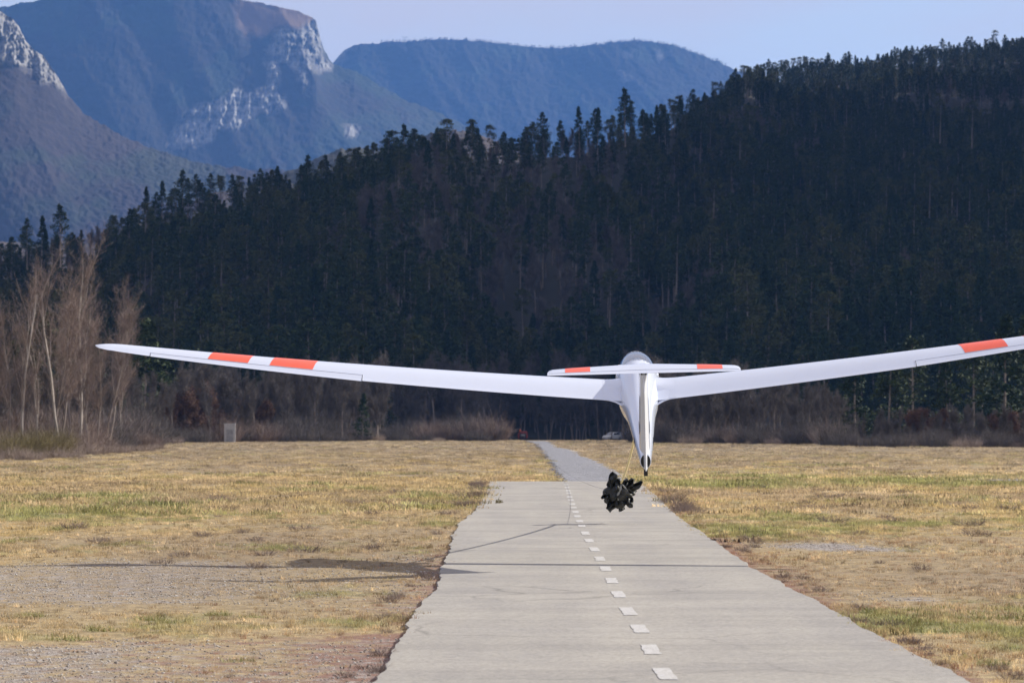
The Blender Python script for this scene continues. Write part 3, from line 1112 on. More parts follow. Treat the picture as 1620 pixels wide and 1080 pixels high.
BUSH = [bush_mesh('bush_a', 1.6, 1.7, 420, 41, M['twig']), bush_mesh('bush_b', 2.0, 1.6, 480, 42, M['twig_warm']),
        bush_mesh('bush_pale', 1.7, .9, 560, 43, M['twig_pale'], .009), bush_mesh('bush_olive', 1.7, 1.9, 520, 44, M['twig_olive'])]


def gz1(X, Y): return float(ground_z(np.array([X]), np.array([Y]))[0])


def hz(X, Y):
    return float(hill_z(CX + FPX * X / Y, Y))


# ---- wooded hill: sow the pines, keep what shows largest as trees of their own, the rest as one wood
def sow():
    pts = []
    R = np.random.RandomState(5)
    def grid(c0, c1, Z0, Z1, sp, keep):
        Zc = Z0
        while Zc < Z1:
            xa, xb = (c0 - CX) / FPX * Zc, (c1 - CX) / FPX * Zc
            for X in np.arange(xa, xb, sp):
                if R.uniform() > keep: continue
                pts.append((X + R.uniform(-.5, .5) * sp, Zc + R.uniform(-.5, .5) * sp))
            Zc += sp
    grid(-500, 2400, 480, 1020, 4.9, .92)
    grid(980, 2100, 1020, 1900, 5.2, .95)
    P = np.array(pts)
    colm = CX + FPX * P[:, 0] / P[:, 1]
    z0, zs = lin(HZ0, colm), lin(SKYZ, colm)
    ok = (P[:, 1] > z0 + 4) & (P[:, 1] < zs + 30)
    P = P[ok]
    n = fbm(P[:, 0] * .015, P[:, 1] * .008, 3, 91)
    g2 = fbm(P[:, 0] * .04, P[:, 1] * .03, 3, 17)
    U = R.uniform(0, 1, len(P))
    kind = R.choice([0, 0, 1, 1, 2, 3, 4, 5], len(P))
    kind = np.where((n < .40) & (U < .6), np.where(R.uniform(0, 1, len(P)) < .5, 6, 7), kind)   # leafless stands
    kind = np.where((g2 > .66) & (U < .7), 2, kind)
    pc_ = CX + FPX * P[:, 0] / P[:, 1]
    kind = np.where((pc_ > 1320) & (P[:, 1] < 600), np.where(R.uniform(0, 1, len(P)) < .5, 3, 4), kind)      # firs down to the ground at the right
    sc = R.uniform(.68, 1.12, len(P)) * np.where(R.uniform(0, 1, len(P)) < .12, 1.22, 1) * np.where(P[:, 1] > 1200, .85, 1.0)
    sc = np.where(kind == 5, sc * .95, sc)
    crest = lin(SKYZ, CX + FPX * P[:, 0] / P[:, 1]) - P[:, 1]
    sc = sc * (1 - .22 * (1 - sm(10, 120, crest)))
    keep = ~((kind >= 6) & (U < .22))
    return P[keep], kind[keep], sc[keep], R.uniform(0, 6.28, keep.sum())


SP, SK, SS, SR = sow()
SZ = hill_z(CX + FPX * SP[:, 0] / SP[:, 1], SP[:, 1]) - .1
HTS = np.array([14, 15, 12, 14, 11, 16, 11, 12])
BASES = np.array([6, 8, 4, 2, 1.5, 10, 3, 3])


def visible_cells():
    """coarse front-to-back cover count: how much of each tree shows."""
    GX, GY = 540, 360
    buf = np.zeros((GY, GX), np.float32)
    order = np.argsort(SP[:, 1])
    vis = np.zeros(len(SP))
    # the row of bare trees at the foot covers the lowest part
    buf[int(585 / 3):, :] = 1
    buf[int(600 / 3):, :] = 1
    for i in order:
        X, Y = SP[i]
        s = FPX / Y / 3
        x = (CX + FPX * X / Y) / 3
        yt = (HOR - (SZ[i] + HTS[SK[i]] * SS[i] - CAMH) * FPX / Y) / 3
        yb = (HOR - (SZ[i] + BASES[SK[i]] * SS[i] - CAMH) * FPX / Y) / 3
        hw = 1.6 * SS[i] * s
        a, b, c_, d = int(x - hw), int(x + hw) + 1, int(yt), int(yb) + 1
        a, b, c_, d = max(a, 0), min(b, GX), max(c_, 0), min(d, GY)
        if a >= b or c_ >= d: continue
        w = buf[c_:d, a:b]
        vis[i] = (w < .5).sum()
        w += .8
    return vis


VIS = visible_cells()
cand = [i for i in np.argsort(-VIS) if SK[i] < 6][:292]
PINE_LABEL = {0: 'dark green pine with a full crown among the dense trees of the wooded hillside',
              1: 'tall dark pine with a long bare trunk among the trees of the wooded hillside',
              2: 'olive green bushy pine among the darker trees of the wooded hillside',
              3: 'dark conical fir with low branches among the pines of the wooded hillside',
              4: 'short conical fir between taller pines on the wooded hillside',
              5: 'tall pine with a flat open crown on a long pale trunk on the wooded hillside'}
PINE_NAME = {0: 'pine_tree', 1: 'pine_tree', 2: 'pine_tree', 3: 'fir_tree', 4: 'fir_tree', 5: 'pine_tree'}
GROUPS = {0: 'full crowned pines on the hillside', 1: 'bare stemmed pines on the hillside', 2: 'olive pines on the hillside', 3: 'dark firs on the hillside', 4: 'short firs on the hillside', 5: 'flat crowned pines on the hillside'}
SRC = {}


def where_on_slope(i):
    px = CX + FPX * SP[i, 0] / SP[i, 1]
    py_ = HOR - (SZ[i] + HTS[SK[i]] * SS[i] - CAMH) * FPX / SP[i, 1]
    sk = float(lin(SKYG, px))
    h_ = ('at the skyline' if py_ < sk - 8 else 'high on the wooded slope' if py_ < sk + (560 - sk) * .33 else 'halfway down the wooded slope' if py_ < sk + (560 - sk) * .66 else 'low on the wooded slope')
    v_ = ('above the left wingtip' if px < 330 else 'above the middle of the left wing' if px < 620 else 'left of the glider nose' if px < 950 else 'right of the glider nose' if px < 1280 else 'above the right wing')
    return h_ + ' ' + v_


PSHORT = {0: 'dark full crowned pine', 1: 'tall bare stemmed pine', 2: 'olive green pine', 3: 'dark conical fir', 4: 'short conical fir', 5: 'flat crowned pine'}
for i in cand:
    k = int(SK[i])
    wh = where_on_slope(i)
    t, kids = place(PINE_NAME[k], PINES[k], (SP[i, 0], SP[i, 1], SZ[i]), SR[i], SS[i], PSHORT[k] + ' ' + wh, 'tree', PSHORT[k] + 's ' + wh)
    SRC.setdefault(k, kids)
for k in range(6):
    if k not in SRC:
        j = [i for i in range(len(SK)) if SK[i] == k][0]
        t, kids = place(PINE_NAME[k], PINES[k], (SP[j, 0], SP[j, 1], SZ[j]), SR[j], SS[j], PINE_LABEL[k], 'tree', GROUPS[k])
        SRC[k] = kids

# singular trees on the skyline
for (px, ty, Z, k, hgt, label) in (
        (989, 141, 985, 0, 15.5, 'tallest dark pine breaking the skyline near the middle of the slope'),
        (917, 170, 950, 3, 12.5, 'pointed dark fir on the skyline left of the tallest pine'),
        (945, 172, 955, 3, 12.0, 'slender dark fir close beside the tallest skyline pine'),
        (640, 198, 930, 0, 13.0, 'broad pine on the skyline above the red brown trees'),
        (700, 204, 940, 1, 12.0, 'ragged skyline pine in front of the brown hill'),
        (289, 271, 900, 0, 14.0, 'tall pine with a slanting pale trunk on the lower left skyline'),
        (256, 288, 905, 3, 11.0, 'fir just left of the tall lower skyline pine'),
        (232, 297, 905, 3, 10.5, 'leftmost pointed fir of the small group on the lower skyline'),
        (96, 325, 780, 0, 13.0, 'rightmost and broadest of three pines standing clear at the far left'),
        (66, 343, 782, 3, 10.5, 'thin middle pine of the three standing clear at the far left'),
        (43, 347, 778, 0, 10.5, 'leftmost of the three pines standing clear at the far left'),
        (1537, 160, 1150, 5, 17.0, 'lone light green pine with a tall bare trunk high on the right slope'),
        (1487, 158, 1180, 5, 14.0, 'thin flat topped pine high on the right slope beside the lone light green pine'),
        (1575, 48, 1800, 5, 14.0, 'open branched tree poking above the ridge at the upper right'),
        (1310, 84, 1740, 0, 10.0, 'rounded tree standing proud on the ridge at the right of the pine row')):
    tip = W(px, ty, Z)
    H0 = [14, 15, 12, 14, 11, 16][k]
    place(PINE_NAME[k], PINES[k], (tip.x, Z, tip.z - hgt), rng.uniform(0, 6), hgt / H0, label, 'tree')
# the row of ridge pines with sky showing under the crowns
for i, px in enumerate(np.linspace(1175, 1285, 12)):
    Z = 1740 + rng.uniform(-12, 12)
    ty = 108 - 18 * (px - 1160) / 120 + rng.uniform(-3, 3)
    tip = W(px, ty, Z)
    h = 11.5
    place('pine_tree', PINES[5], (tip.x, Z, tip.z - h), rng.uniform(0, 6), (h / 16 * 1.15, h / 16 * 1.15, h / 16), 'small dark pine in the row along the ridge with sky under its crown', 'tree', 'pines in a row along the right ridge')


# ---- geometry-node scatter used only for what nobody could count
def scatter(name, label, P, kinds, scales, rots, sources, colour=None, tilt=0.0):
    me = bpy.data.meshes.new(name)
    n = len(P)
    me.vertices.add(n)
    me.vertices.foreach_set('co', np.asarray(P, np.float32).ravel())
    a = me.attributes.new('kind_index', 'INT', 'POINT'); a.data.foreach_set('value', np.asarray(kinds, np.int32))
    a = me.attributes.new('size', 'FLOAT', 'POINT'); a.data.foreach_set('value', np.asarray(scales, np.float32))
    a = me.attributes.new('turn', 'FLOAT_VECTOR', 'POINT')
    tv = np.stack([nr.uniform(-tilt, tilt, n), nr.uniform(-tilt, tilt, n), rots], -1).astype(np.float32)
    a.data.foreach_set('vector', tv.ravel())
    if colour is not None:
        a = me.attributes.new('tuft_colour', 'FLOAT_COLOR', 'POINT')
        a.data.foreach_set('color', np.concatenate([colour, np.ones((n, 1))], 1).astype(np.float32).ravel())
    me.update()
    o = obj(name, me)
    ng = bpy.data.node_groups.new(name, 'GeometryNodeTree')
    ng.interface.new_socket('Geometry', in_out='INPUT', socket_type='NodeSocketGeometry')
    ng.interface.new_socket('Geometry', in_out='OUTPUT', socket_type='NodeSocketGeometry')
    N, L = ng.nodes, ng.links
    gi, go = N.new('NodeGroupInput'), N.new('NodeGroupOutput')
    jn = N.new('GeometryNodeJoinGeometry')

    def attr(nm, ty):
        q = N.new('GeometryNodeInputNamedAttribute')
        q.data_type = ty
        q.inputs['Name'].default_value = nm
        return q.outputs['Attribute']
    kattr, sattr, rattr = attr('kind_index', 'INT'), attr('size', 'FLOAT'), attr('turn', 'FLOAT_VECTOR')
    m2p = N.new('GeometryNodeMeshToPoints')
    L.new(gi.outputs[0], m2p.inputs['Mesh'])
    for k, parts in sources.items():
        cmp_ = N.new('FunctionNodeCompare')
        cmp_.data_type = 'INT'
        cmp_.operation = 'EQUAL'
        L.new(kattr, cmp_.inputs[2])
        cmp_.inputs[3].default_value = k
        iop = N.new('GeometryNodeInstanceOnPoints')
        L.new(m2p.outputs['Points'], iop.inputs['Points'])
        L.new(cmp_.outputs['Result'], iop.inputs['Selection'])
        if len(parts) == 1:
            oi = N.new('GeometryNodeObjectInfo')
            oi.inputs['Object'].default_value = parts[0]
            L.new(oi.outputs['Geometry'], iop.inputs['Instance'])
        else:
            j2 = N.new('GeometryNodeJoinGeometry')
            for p in parts:
                oi = N.new('GeometryNodeObjectInfo')
                oi.inputs['Object'].default_value = p
                L.new(oi.outputs['Geometry'], j2.inputs[0])
            L.new(j2.outputs[0], iop.inputs['Instance'])
        L.new(rattr, iop.inputs['Rotation'])
        L.new(sattr, iop.inputs['Scale'])
        L.new(iop.outputs['Instances'], jn.inputs[0])
    L.new(jn.outputs[0], go.inputs[0])
    md = o.modifiers.new('scatter', 'NODES')
    md.node_group = ng
    tag(o, label, kind='stuff')
    return o


# ---- treeline at the foot of the hill: bare trees one by one
def foot_row(px):
    """image row where the wood starts, by column."""
    return float(np.interp(px, [-200, 0, 120, 190, 250, 330, 560, 600, 900, 1000, 1300, 1340, 1700, 1900],
                           [724, 718, 714, 708, 701, 699.5, 698, 697.4, 697.4, 700, 703, 707, 708.5, 709]))



def foot_where(px, row=0):
    d = 'in the treeline ' if row == 0 else 'in the second rank ' if row == 1 else 'at the back '
    return d + ('behind the birches' if px < 230 else 'near the concrete cabinet' if px < 430 else 'left of the soil heaps' if px < 600 else 'behind the soil heaps' if px < 790 else
                'beyond the gravel track' if px < 900 else 'behind the parked cars' if px < 1030 else 'right of the glider tail' if px < 1180 else 'under the right wing' if px < 1340 else 'among the right evergreens')


BSRC = None
tr = random.Random(99)
nb = 0
for row in range(3):
    px = -90.0 + row * 7
    while px < 2000:
        base_row = foot_row(px)
        Z = GZ(base_row) + 3 + row * 17 + tr.uniform(0, 12)
        if 600 < px < 780: Z += 70 + tr.uniform(0, 50) + row * 12
        if 780 <= px < 1012: Z += 185 + tr.uniform(0, 30) + row * 12
        if px < 240 and row == 0 and tr.random() < .5:
            px += 18; continue
        X = (px - CX) / FPX * Z
        k = tr.choice((0, 1, 2, 0, 1))
        hgt = tr.uniform(.62, .98) * (700 - lin([(0, 500), (240, 560), (400, 560), (560, 555), (700, 545), (900, 540), (1000, 545), (1200, 560), (1350, 610), (1620, 600)], px)) / (FPX / Z)
        sc = hgt / (11, 12, 9)[k]
        if px > 1340: sc *= .75
        t, kids = place('bare_tree', BARES[k], (X, Z, gz1(X, Z) - .05), tr.uniform(0, 6.28), (sc * .8, sc * .8, sc),
                        ('spreading leafless tree ', 'slender leafless tree ', 'forked low leafless tree ')[k] + foot_where(px, row),
                        'tree', ('spreading bare trees ', 'slender bare trees ', 'forked bare trees ')[k] + foot_where(px, row))
        if BSRC is None: BSRC = {}
        BSRC.setdefault(k, kids)
        nb += 1
        px += tr.uniform(11, 21) * (1.0 + .25 * (row == 0)) + (0 if px > 240 else 5)

# rest of the wood on the hill
rest = np.ones(len(SP), bool)
rest[cand] = False
src = {k: SRC[k] for k in range(6)}
src[6], src[7] = BSRC[0], BSRC[1]
scatter('hillside_forest', 'dense dark wood of pines and leafless trees covering the hill', np.stack([SP[rest, 0], SP[rest, 1], SZ[rest]], -1), SK[rest], SS[rest], SR[rest], src)

# evergreens low in the treeline
for (px, row, dz, k, h, label) in (
        (228, 703, 60, 4, 14.0, 'green pine rising behind the left wingtip beside the bare birches'),
        (205, 703, 75, 4, 11.0, 'green fir partly hidden behind the left wingtip'),
        (573, 698, 2, 3, 5.6, 'small dark fir at the edge of the field left of centre'),
        (436, 698, 12, 4, 4.6, 'little green fir half hidden by bare twigs right of the concrete cabinet'),
        (520, 697.6, 55, 4, 9.0, 'dark fir standing back behind the leafless trees left of centre'),
        (1352, 706, 18, 3, 9.0, 'dark fir leading the evergreens under the right wing'),
        (1405, 706, 40, 4, 9.5, 'bushy green fir under the right wing second from the left'),
        (1445, 706, 60, 0, 11.0, 'pine behind the withered oak under the right wing'),
        (1500, 707, 30, 4, 8.0, 'broad green fir right of the withered oak'),
        (1540, 707, 44, 0, 10.0, 'pine with dark crown right of the broad fir'),
        (1588, 708, 20, 3, 11.5, 'large dark fir near the right edge of the field'),
        (1625, 708, 26, 4, 12.0, 'fir cut by the right edge of the picture'),
        (262, 701, 40, 4, 10.5, 'full dark fir between the left wingtip and the brown oaks'),
        (318, 700, 55, 0, 11.0, 'dark pine rising behind the withered oaks at the left'),
        (150, 712, 70, 3, 10.0, 'dark fir showing through the twigs of the leaning birch'),
        (110, 712, 62, 4, 8.0, 'fir deep in the birch group at the left'),
        (60, 712, 60, 3, 8.5, 'dark fir behind the birches at the far left'),
        (18, 712, 70, 4, 10.0, 'green fir at the left edge behind the brush'),
        (72, 712, 8, 0, 10.8, 'young pine growing between the two groups of birches')):
    Z = GZ(row) + dz
    X = (px - CX) / FPX * Z
    H0 = [14, 15, 12, 14, 11, 16][k]
    s = h / H0
    place(PINE_NAME[k], PINES[k], (X, Z, gz1(X, Z) - .05), rng.uniform(0, 6), (s * 1.25, s * 1.25, s), label, 'tree')

# birches at the left edge of the field
for (px, top, dz, k, lean, label) in (
        (38, 425, 6, 1, .02, 'tall birch with a narrow reddish crown nearest the left edge'),
        (98, 394, 0, 0, .0, 'very tall pale stemmed birch, left one of the highest pair'),
        (138, 389, 2, 1, .07, 'very tall pale birch leaning right, highest of all at the left'),
        (84, 440, 9, 2, -.02, 'lower birch with many stems left of the tallest pair'),
        (172, 455, 8, 2, .05, 'twin stemmed birch right of the tallest pair near the wingtip'),
        (12, 480, 10, 2, -.03, 'bushy leafless birch cut by the left edge'),
        (122, 470, 14, 2, .0, 'leafless birch in the gap behind the two highest birches'),
        (192, 520, 16, 1, .02, 'thin grey birch behind the tip of the left wing'),
        (60, 500, 3, 1, .0, 'thin birch in front of the young pine at the left'),
        (150, 520, -4, 2, .03, 'low branching birch in front of the leaning birch'),
        (-28, 450, 8, 0, 0, 'tall birch just outside the left edge')):
    Z = GZ(foot_row(px) + 3) + dz
    X = (px - CX) / FPX * Z
    h = (HOR - top) / FPX * Z + CAMH
    H0 = (14.5, 14.5, 11.0)[k]
    t, kids = place('birch_tree', POPLAR[k], (X - lean * h * .5, Z, gz1(X, Z) - .05), rng.uniform(0, 6), h / H0 / .96, label, 'tree')
    t.rotation_euler[1] = lean

# withered oaks and brush
for (px, row, dz, k, s, label) in (
        (300, 699.8, 3, 0, .95, 'oak with withered red brown leaves left of the concrete cabinet'),
        (330, 699.5, 8, 0, 1.05, 'taller withered oak just behind the concrete cabinet'),
        (388, 698.6, 6, 1, 1.1, 'low withered oak right of the concrete cabinet'),
        (270, 700.5, 12, 0, .8, 'small withered oak in the dark brush left of the cabinet'),
        (1463, 706.5, 6, 1, .78, 'rounded rust red oak standing out at the foot of the right treeline'),
        (1600, 707.5, 14, 1, .7, 'small dull red oak at the foot of the trees near the right edge')):
    Z = GZ(row) + dz
    X = (px - CX) / FPX * Z
    place('oak_tree', OAKS[k], (X, Z, gz1(X, Z) - .05), rng.uniform(0, 6), s, label, 'tree')

BLABEL = ('leafless dark brown bush in the brush at the edge of the field', 'reddish leafless bush in the brush at the edge of the field',
          'low pale twiggy bush at the edge of the field', 'olive tinged leafless bush in the brush at the edge of the field')
BGROUP = ('dark bushes along the treeline', 'reddish bushes along the treeline', 'pale low bushes along the treeline', 'olive bushes along the treeline')
bsrc = {}


def bush(px, Z, k, s, zs=1.0):
    X = (px - CX) / FPX * Z
    t = obj('bush', BUSH[k], None, (X, Z, gz1(X, Z) - .02), tr.uniform(0, 6))
    t.scale = (s, s, s * zs)
    ww = foot_where(px).replace('in the treeline ', '')
    tag(t, ('dark leafless bush ', 'reddish leafless bush ', 'low pale twiggy bush ', 'olive tinged bush ')[k] + 'at the field edge ' + ww, 'bush', ('dark bushes ', 'reddish bushes ', 'pale low bushes ', 'olive bushes ')[k] + ww)
    bsrc.setdefault(k, t)


for px in np.arange(-60, 250, 13):
    Z = GZ(foot_row(px) + tr.uniform(1, 5))
    bush(px + tr.uniform(-5, 5), Z, tr.choice((0, 1, 3) if px < 110 else (0, 1, 1)), tr.uniform(.8, 1.25))
for px in (0, 22, 44, 62, 80):
    bush(px, GZ(foot_row(px) + 7), 3, tr.uniform(.85, 1.05))
for px in np.arange(-20, 260, 14):
    bush(px + tr.uniform(-4, 4), GZ(foot_row(px) + tr.uniform(5, 11)), 2, tr.uniform(.6, 1.1), tr.uniform(.7, 1))
for px in np.arange(250, 1700, 20):
    if 785 < px < 1015 or 330 < px < 398: continue
    Z = GZ(foot_row(px)) + tr.uniform(-4, 9)
    bush(px + tr.uniform(-7, 7), Z, tr.choice((0, 0, 0, 2)), tr.uniform(.6, 1.3))
for px in np.arange(236, 1700, 11):
    if 780 < px < 1015 or (px > 1340 and tr.random() < .65): continue
    Z = GZ(foot_row(px)) + tr.uniform(5, 16)
    hh = float(vnoise(np.array([px * .018]), np.array([.5]), 71)[0])
    bush(px + tr.uniform(-5, 5), Z, tr.choice((0, 0, 0, 1)), (.7 + 1.5 * hh + tr.uniform(-.2, .3)) * (.6 if px > 1330 else 1), tr.uniform(.8, 1.3))
for px in np.arange(-60, 236, 9):
    bush(px + tr.uniform(-5, 5), GZ(foot_row(px)) + tr.uniform(8, 22), tr.choice((0, 0, 1)), tr.uniform(1.2, 2.2), tr.uniform(.9, 1.3))
for px in (215, 222, 208):
    bush(px, GZ(708) + tr.uniform(0, 4), 0, 1.7)

# ------------------------------------------------------------------ grass
def tuft_mesh(name, n, r, h, w, seed, mat, lay=.5):
    R = np.random.RandomState(seed)
    T = []
    for i in range(n):
        a, rr = R.uniform(0, 6.283), r * math.sqrt(R.uniform(0, 1))
        p = np.array([math.cos(a) * rr, math.sin(a) * rr, -.005])
        b = R.uniform(0, 6.283)
        lean = R.uniform(.1, 1) * lay
        d = np.array([math.cos(b) * lean, math.sin(b) * lean, 1.0])
        d /= np.linalg.norm(d)
        L = h * R.uniform(.5, 1.2)
        s = np.array([-math.sin(b), math.cos(b), 0]) * w
        mid = p + d * L * .55
        e = mid + (d + np.array([math.cos(b), math.sin(b), -.5]) * lean * .7) * L * .5
        T += [[p - s, p + s, mid + s * .7], [p - s, mid + s * .7, mid - s * .7], [mid - s * .7, mid + s * .7, e]]
    T = np.array(T).reshape(-1, 3)
    return mesh_np(name, T, np.arange(len(T)).reshape(-1, 3), (mat,))


TUFT = [tuft_mesh('tuft_a', 26, .12, .055, .0035, 1, M['grass'], 1.0), tuft_mesh('tuft_b', 22, .10, .08, .0035, 2, M['grass'], .9),
        tuft_mesh('tuft_c', 30, .15, .035, .004, 3, M['grass'], 1.6), tuft_mesh('tuft_far', 40, .34, .09, .011, 4, M['grass'], 1.2)]
GTUFT = [tuft_mesh('green_tuft_a', 150, .20, .11, .0035, 5, M['grass_green'], 1.5), tuft_mesh('green_tuft_b', 120, .24, .09, .0035, 6, M['grass_green'], 1.7)]
gi_ = 0
for (px, row, s) in ((1385, 967, .8), (1400, 975, 1.0), (1418, 983, 1.1), (1432, 964, .8), (1446, 996, .75), (1465, 986, .9), (1475, 972, .85), (1503, 998, 1.1), (1522, 975, .8), (1545, 968, .9),
                     (1562, 976, .8), (1592, 960, .9), (1614, 979, 1.1), (1372, 990, .7), (1570, 1049, .7), (1488, 960, .8), (1430, 822, .9), (1408, 824, .7), (1268, 823, .9), (1600, 765, .8),
                     (212, 790, 1.1), (28, 856, 1.1), (8, 858, .9), (52, 853, .9), (558, 832, .8), (348, 860, .7), (236, 975, .8), (270, 979, .9), (160, 993, .8), (110, 1008, .9), (345, 969, .7), (400, 972, .6), (50, 971, .7), (376, 1041, .6)):
    p = GP(px, row)
    t = obj('grass_tuft', GTUFT[gi_ % 2], None, (p.x, p.y, gz1(p.x, p.y)), rng.uniform(0, 6))
    t.scale = (s, s, s)
    side = 'right' if px > 1000 else 'left'
    tag(t, f'fresh green tuft of grass standing in the dry turf {side} of the runway', 'grass tuft', f'green tufts {side} of the runway')
    gi_ += 1

# four dry tufts that are things of their own also lend their shape to the turf
TS = {}
for k, (px, row) in enumerate(((690, 1055), (1335, 1002), (655, 925), (1180, 856))):
    p = GP(px, row)
    le, re = edge_x(LEFT_EDGE, p.y), edge_x(RIGHT_EDGE, p.y)
    x = float(le) - .25 if px < 1000 else float(re) + .25
    t = obj('grass_tuft', TUFT[k], None, (x, p.y, gz1(x, p.y)), 0)
    tag(t, ('short dry tuft beside the near left runway edge', 'dry tuft of longer straw beside the near right runway edge', 'flattened straw tuft at the left runway edge by the wing shadow', 'spreading dry tuft at the right runway edge past the wing shadow')[k], 'grass tuft')
    TS[k] = [t]


def turf():
    R = np.random.RandomState(77)
    PX, KD, SC = [], [], []
    for (Z0, Z1, dens, kinds, s0, s1) in ((24.8, 45, 70, (0, 1, 2), .6, 1.3), (45, 75, 38, (0, 1, 2), .8, 1.5), (75, 130, 12, (0, 1, 3), 1.0, 1.8), (130, 260, 1.6, (3,), .9, 1.8), (260, 450, .45, (3,), 1.3, 2.4)):
        c0, c1 = (-60, 1680)
        wdt = (c1 - c0) / FPX
        n = int(dens * wdt * (Z1 ** 2 - Z0 ** 2) / 2)
        Y = np.sqrt(R.uniform(Z0 ** 2, Z1 ** 2, n))
        X = (R.uniform(c0, c1, n) - CX) / FPX * Y
        c, z, d = zones(X, Y)
        le = edge_x(LEFT_EDGE, Y) + .05 + R.uniform(-.05, .08, n)
        re = edge_x(RIGHT_EDGE, Y) - .05 + R.uniform(-.08, .05, n)
        on = (X > le) & (X < re) & (Y < RUN_FAR)
        pl, pr = edge_x(PATH_L, Y), edge_x(PATH_R, Y)
        on |= (X > pl - .1) & (X < pr + .1) & (Y >= RUN_FAR)
        clump = sm(.30, .62, fbm(X * 1.6, Y * .9, 3, 8))
        kp = ~on & (R.uniform(0, 1, n) < d * (.35 + .65 * clump))
        X, Y, z, d = X[kp], Y[kp], z[kp], d[kp]
        PX.append(np.stack([X, Y, ground_z(X, Y)], -1))
        KD.append(R.choice(kinds, len(X)))
        SC.append(R.uniform(s0, s1, len(X)) * (.6 + .5 * z[:, 0]) * (.72 + .28 * d))
    P = np.concatenate(PX); K = np.concatenate(KD); S = np.concatenate(SC)
    c, z, d = zones(P[:, 0], P[:, 1])
    # a tuft of its own shade: some bleached, some reddish, some fresh
    u = R.uniform(0, 1, len(P))[:, None]
    c = np.where(u < .16, c * 1.35 + .03, c)
    c = np.where(u > .90, c * .45, c)
    mossy = (sm(.35, .9, z[:, 2] + R.uniform(-.25, .35, len(P))))[:, None]
    c = c * (1 - mossy) + np.array([.30, .16, .11]) * mossy
    c = c * R.uniform(.55, 1.25, (len(P), 1)) * np.array([1.0, .98, .96])
    print('tufts', len(P))
    return scatter('dry_grass', 'short dry straw and green grass covering the field', P, K, S, R.uniform(0, 6.28, len(P)), TS, colour=np.clip(c, 0, 1), tilt=.12)


turf()

# low dead weeds right along the runway edges and the pale brush by the far corners
wr = random.Random(12)
WEED = bush_mesh('weed', .32, .26, 150, 51, M['twig_warm'], .004)
WEED2 = bush_mesh('weed_grey', .5, .42, 110, 52, M['twig_warm'], .006)
for (pts, side, r0, r1, n, ms) in ((LEFT_EDGE, -1, 765, 815, 22, WEED2), (RIGHT_EDGE, 1, 778, 815, 18, WEED2)):
    for i in range(n):
        row = wr.uniform(r0, r1)
        Z = GZ(row)
        x = float(edge_x(pts, Z)) + side * wr.uniform(.1, .55)
        t = obj('weed', ms, None, (x, Z, gz1(x, Z)), wr.uniform(0, 6))
        s = wr.uniform(.35, .7)
        t.scale = (s, s, s * .8)
        tag(t, 'dead brown weed along the far %s edge of the runway' % ('left' if side < 0 else 'right'), 'weed', 'dead weeds along the far %s runway edge' % ('left' if side < 0 else 'right'))
for i in range(44):
    side = wr.choice((-1, 1))
    row = wr.uniform(830, 1075)
    Z = GZ(row)
    x = float(edge_x(LEFT_EDGE if side < 0 else RIGHT_EDGE, Z)) + side * wr.uniform(.05, .45)
    t = obj('weed', WEED, None, (x, Z, gz1(x, Z)), wr.uniform(0, 6))
    s = wr.uniform(.25, .55)
    t.scale = (s, s, s * .6)
    tag(t, 'low reddish weed hugging the near %s edge of the asphalt' % ('left' if side < 0 else 'right'), 'weed', 'reddish weeds on the near %s runway edge' % ('left' if side < 0 else 'right'))


for i in range(64):
    side = wr.choice((-1, 1))
    row = 772 + 130 * wr.random() ** 1.4
    px = wr.uniform(10, 640) if side < 0 else wr.uniform(1130, 1610)
    p = GP(px, row)
    if float(edge_x(LEFT_EDGE, p.y)) - .4 < p.x < float(edge_x(RIGHT_EDGE, p.y)) + .4: continue
    t = obj('weed', wr.choice((WEED, WEED2)), None, (p.x, p.y, gz1(p.x, p.y)), wr.uniform(0, 6))
    s = wr.uniform(.3, .8)
    t.scale = (s * 1.3, s, s * .6)
    ww = 'left' if side < 0 else 'right'
    dd = 'near' if row > 850 else 'middle' if row > 805 else 'far'
    tag(t, f'small dark dead weed in the {dd} part of the grass {ww} of the runway', 'weed', f'dead weeds in the {dd} grass {ww} of the runway')


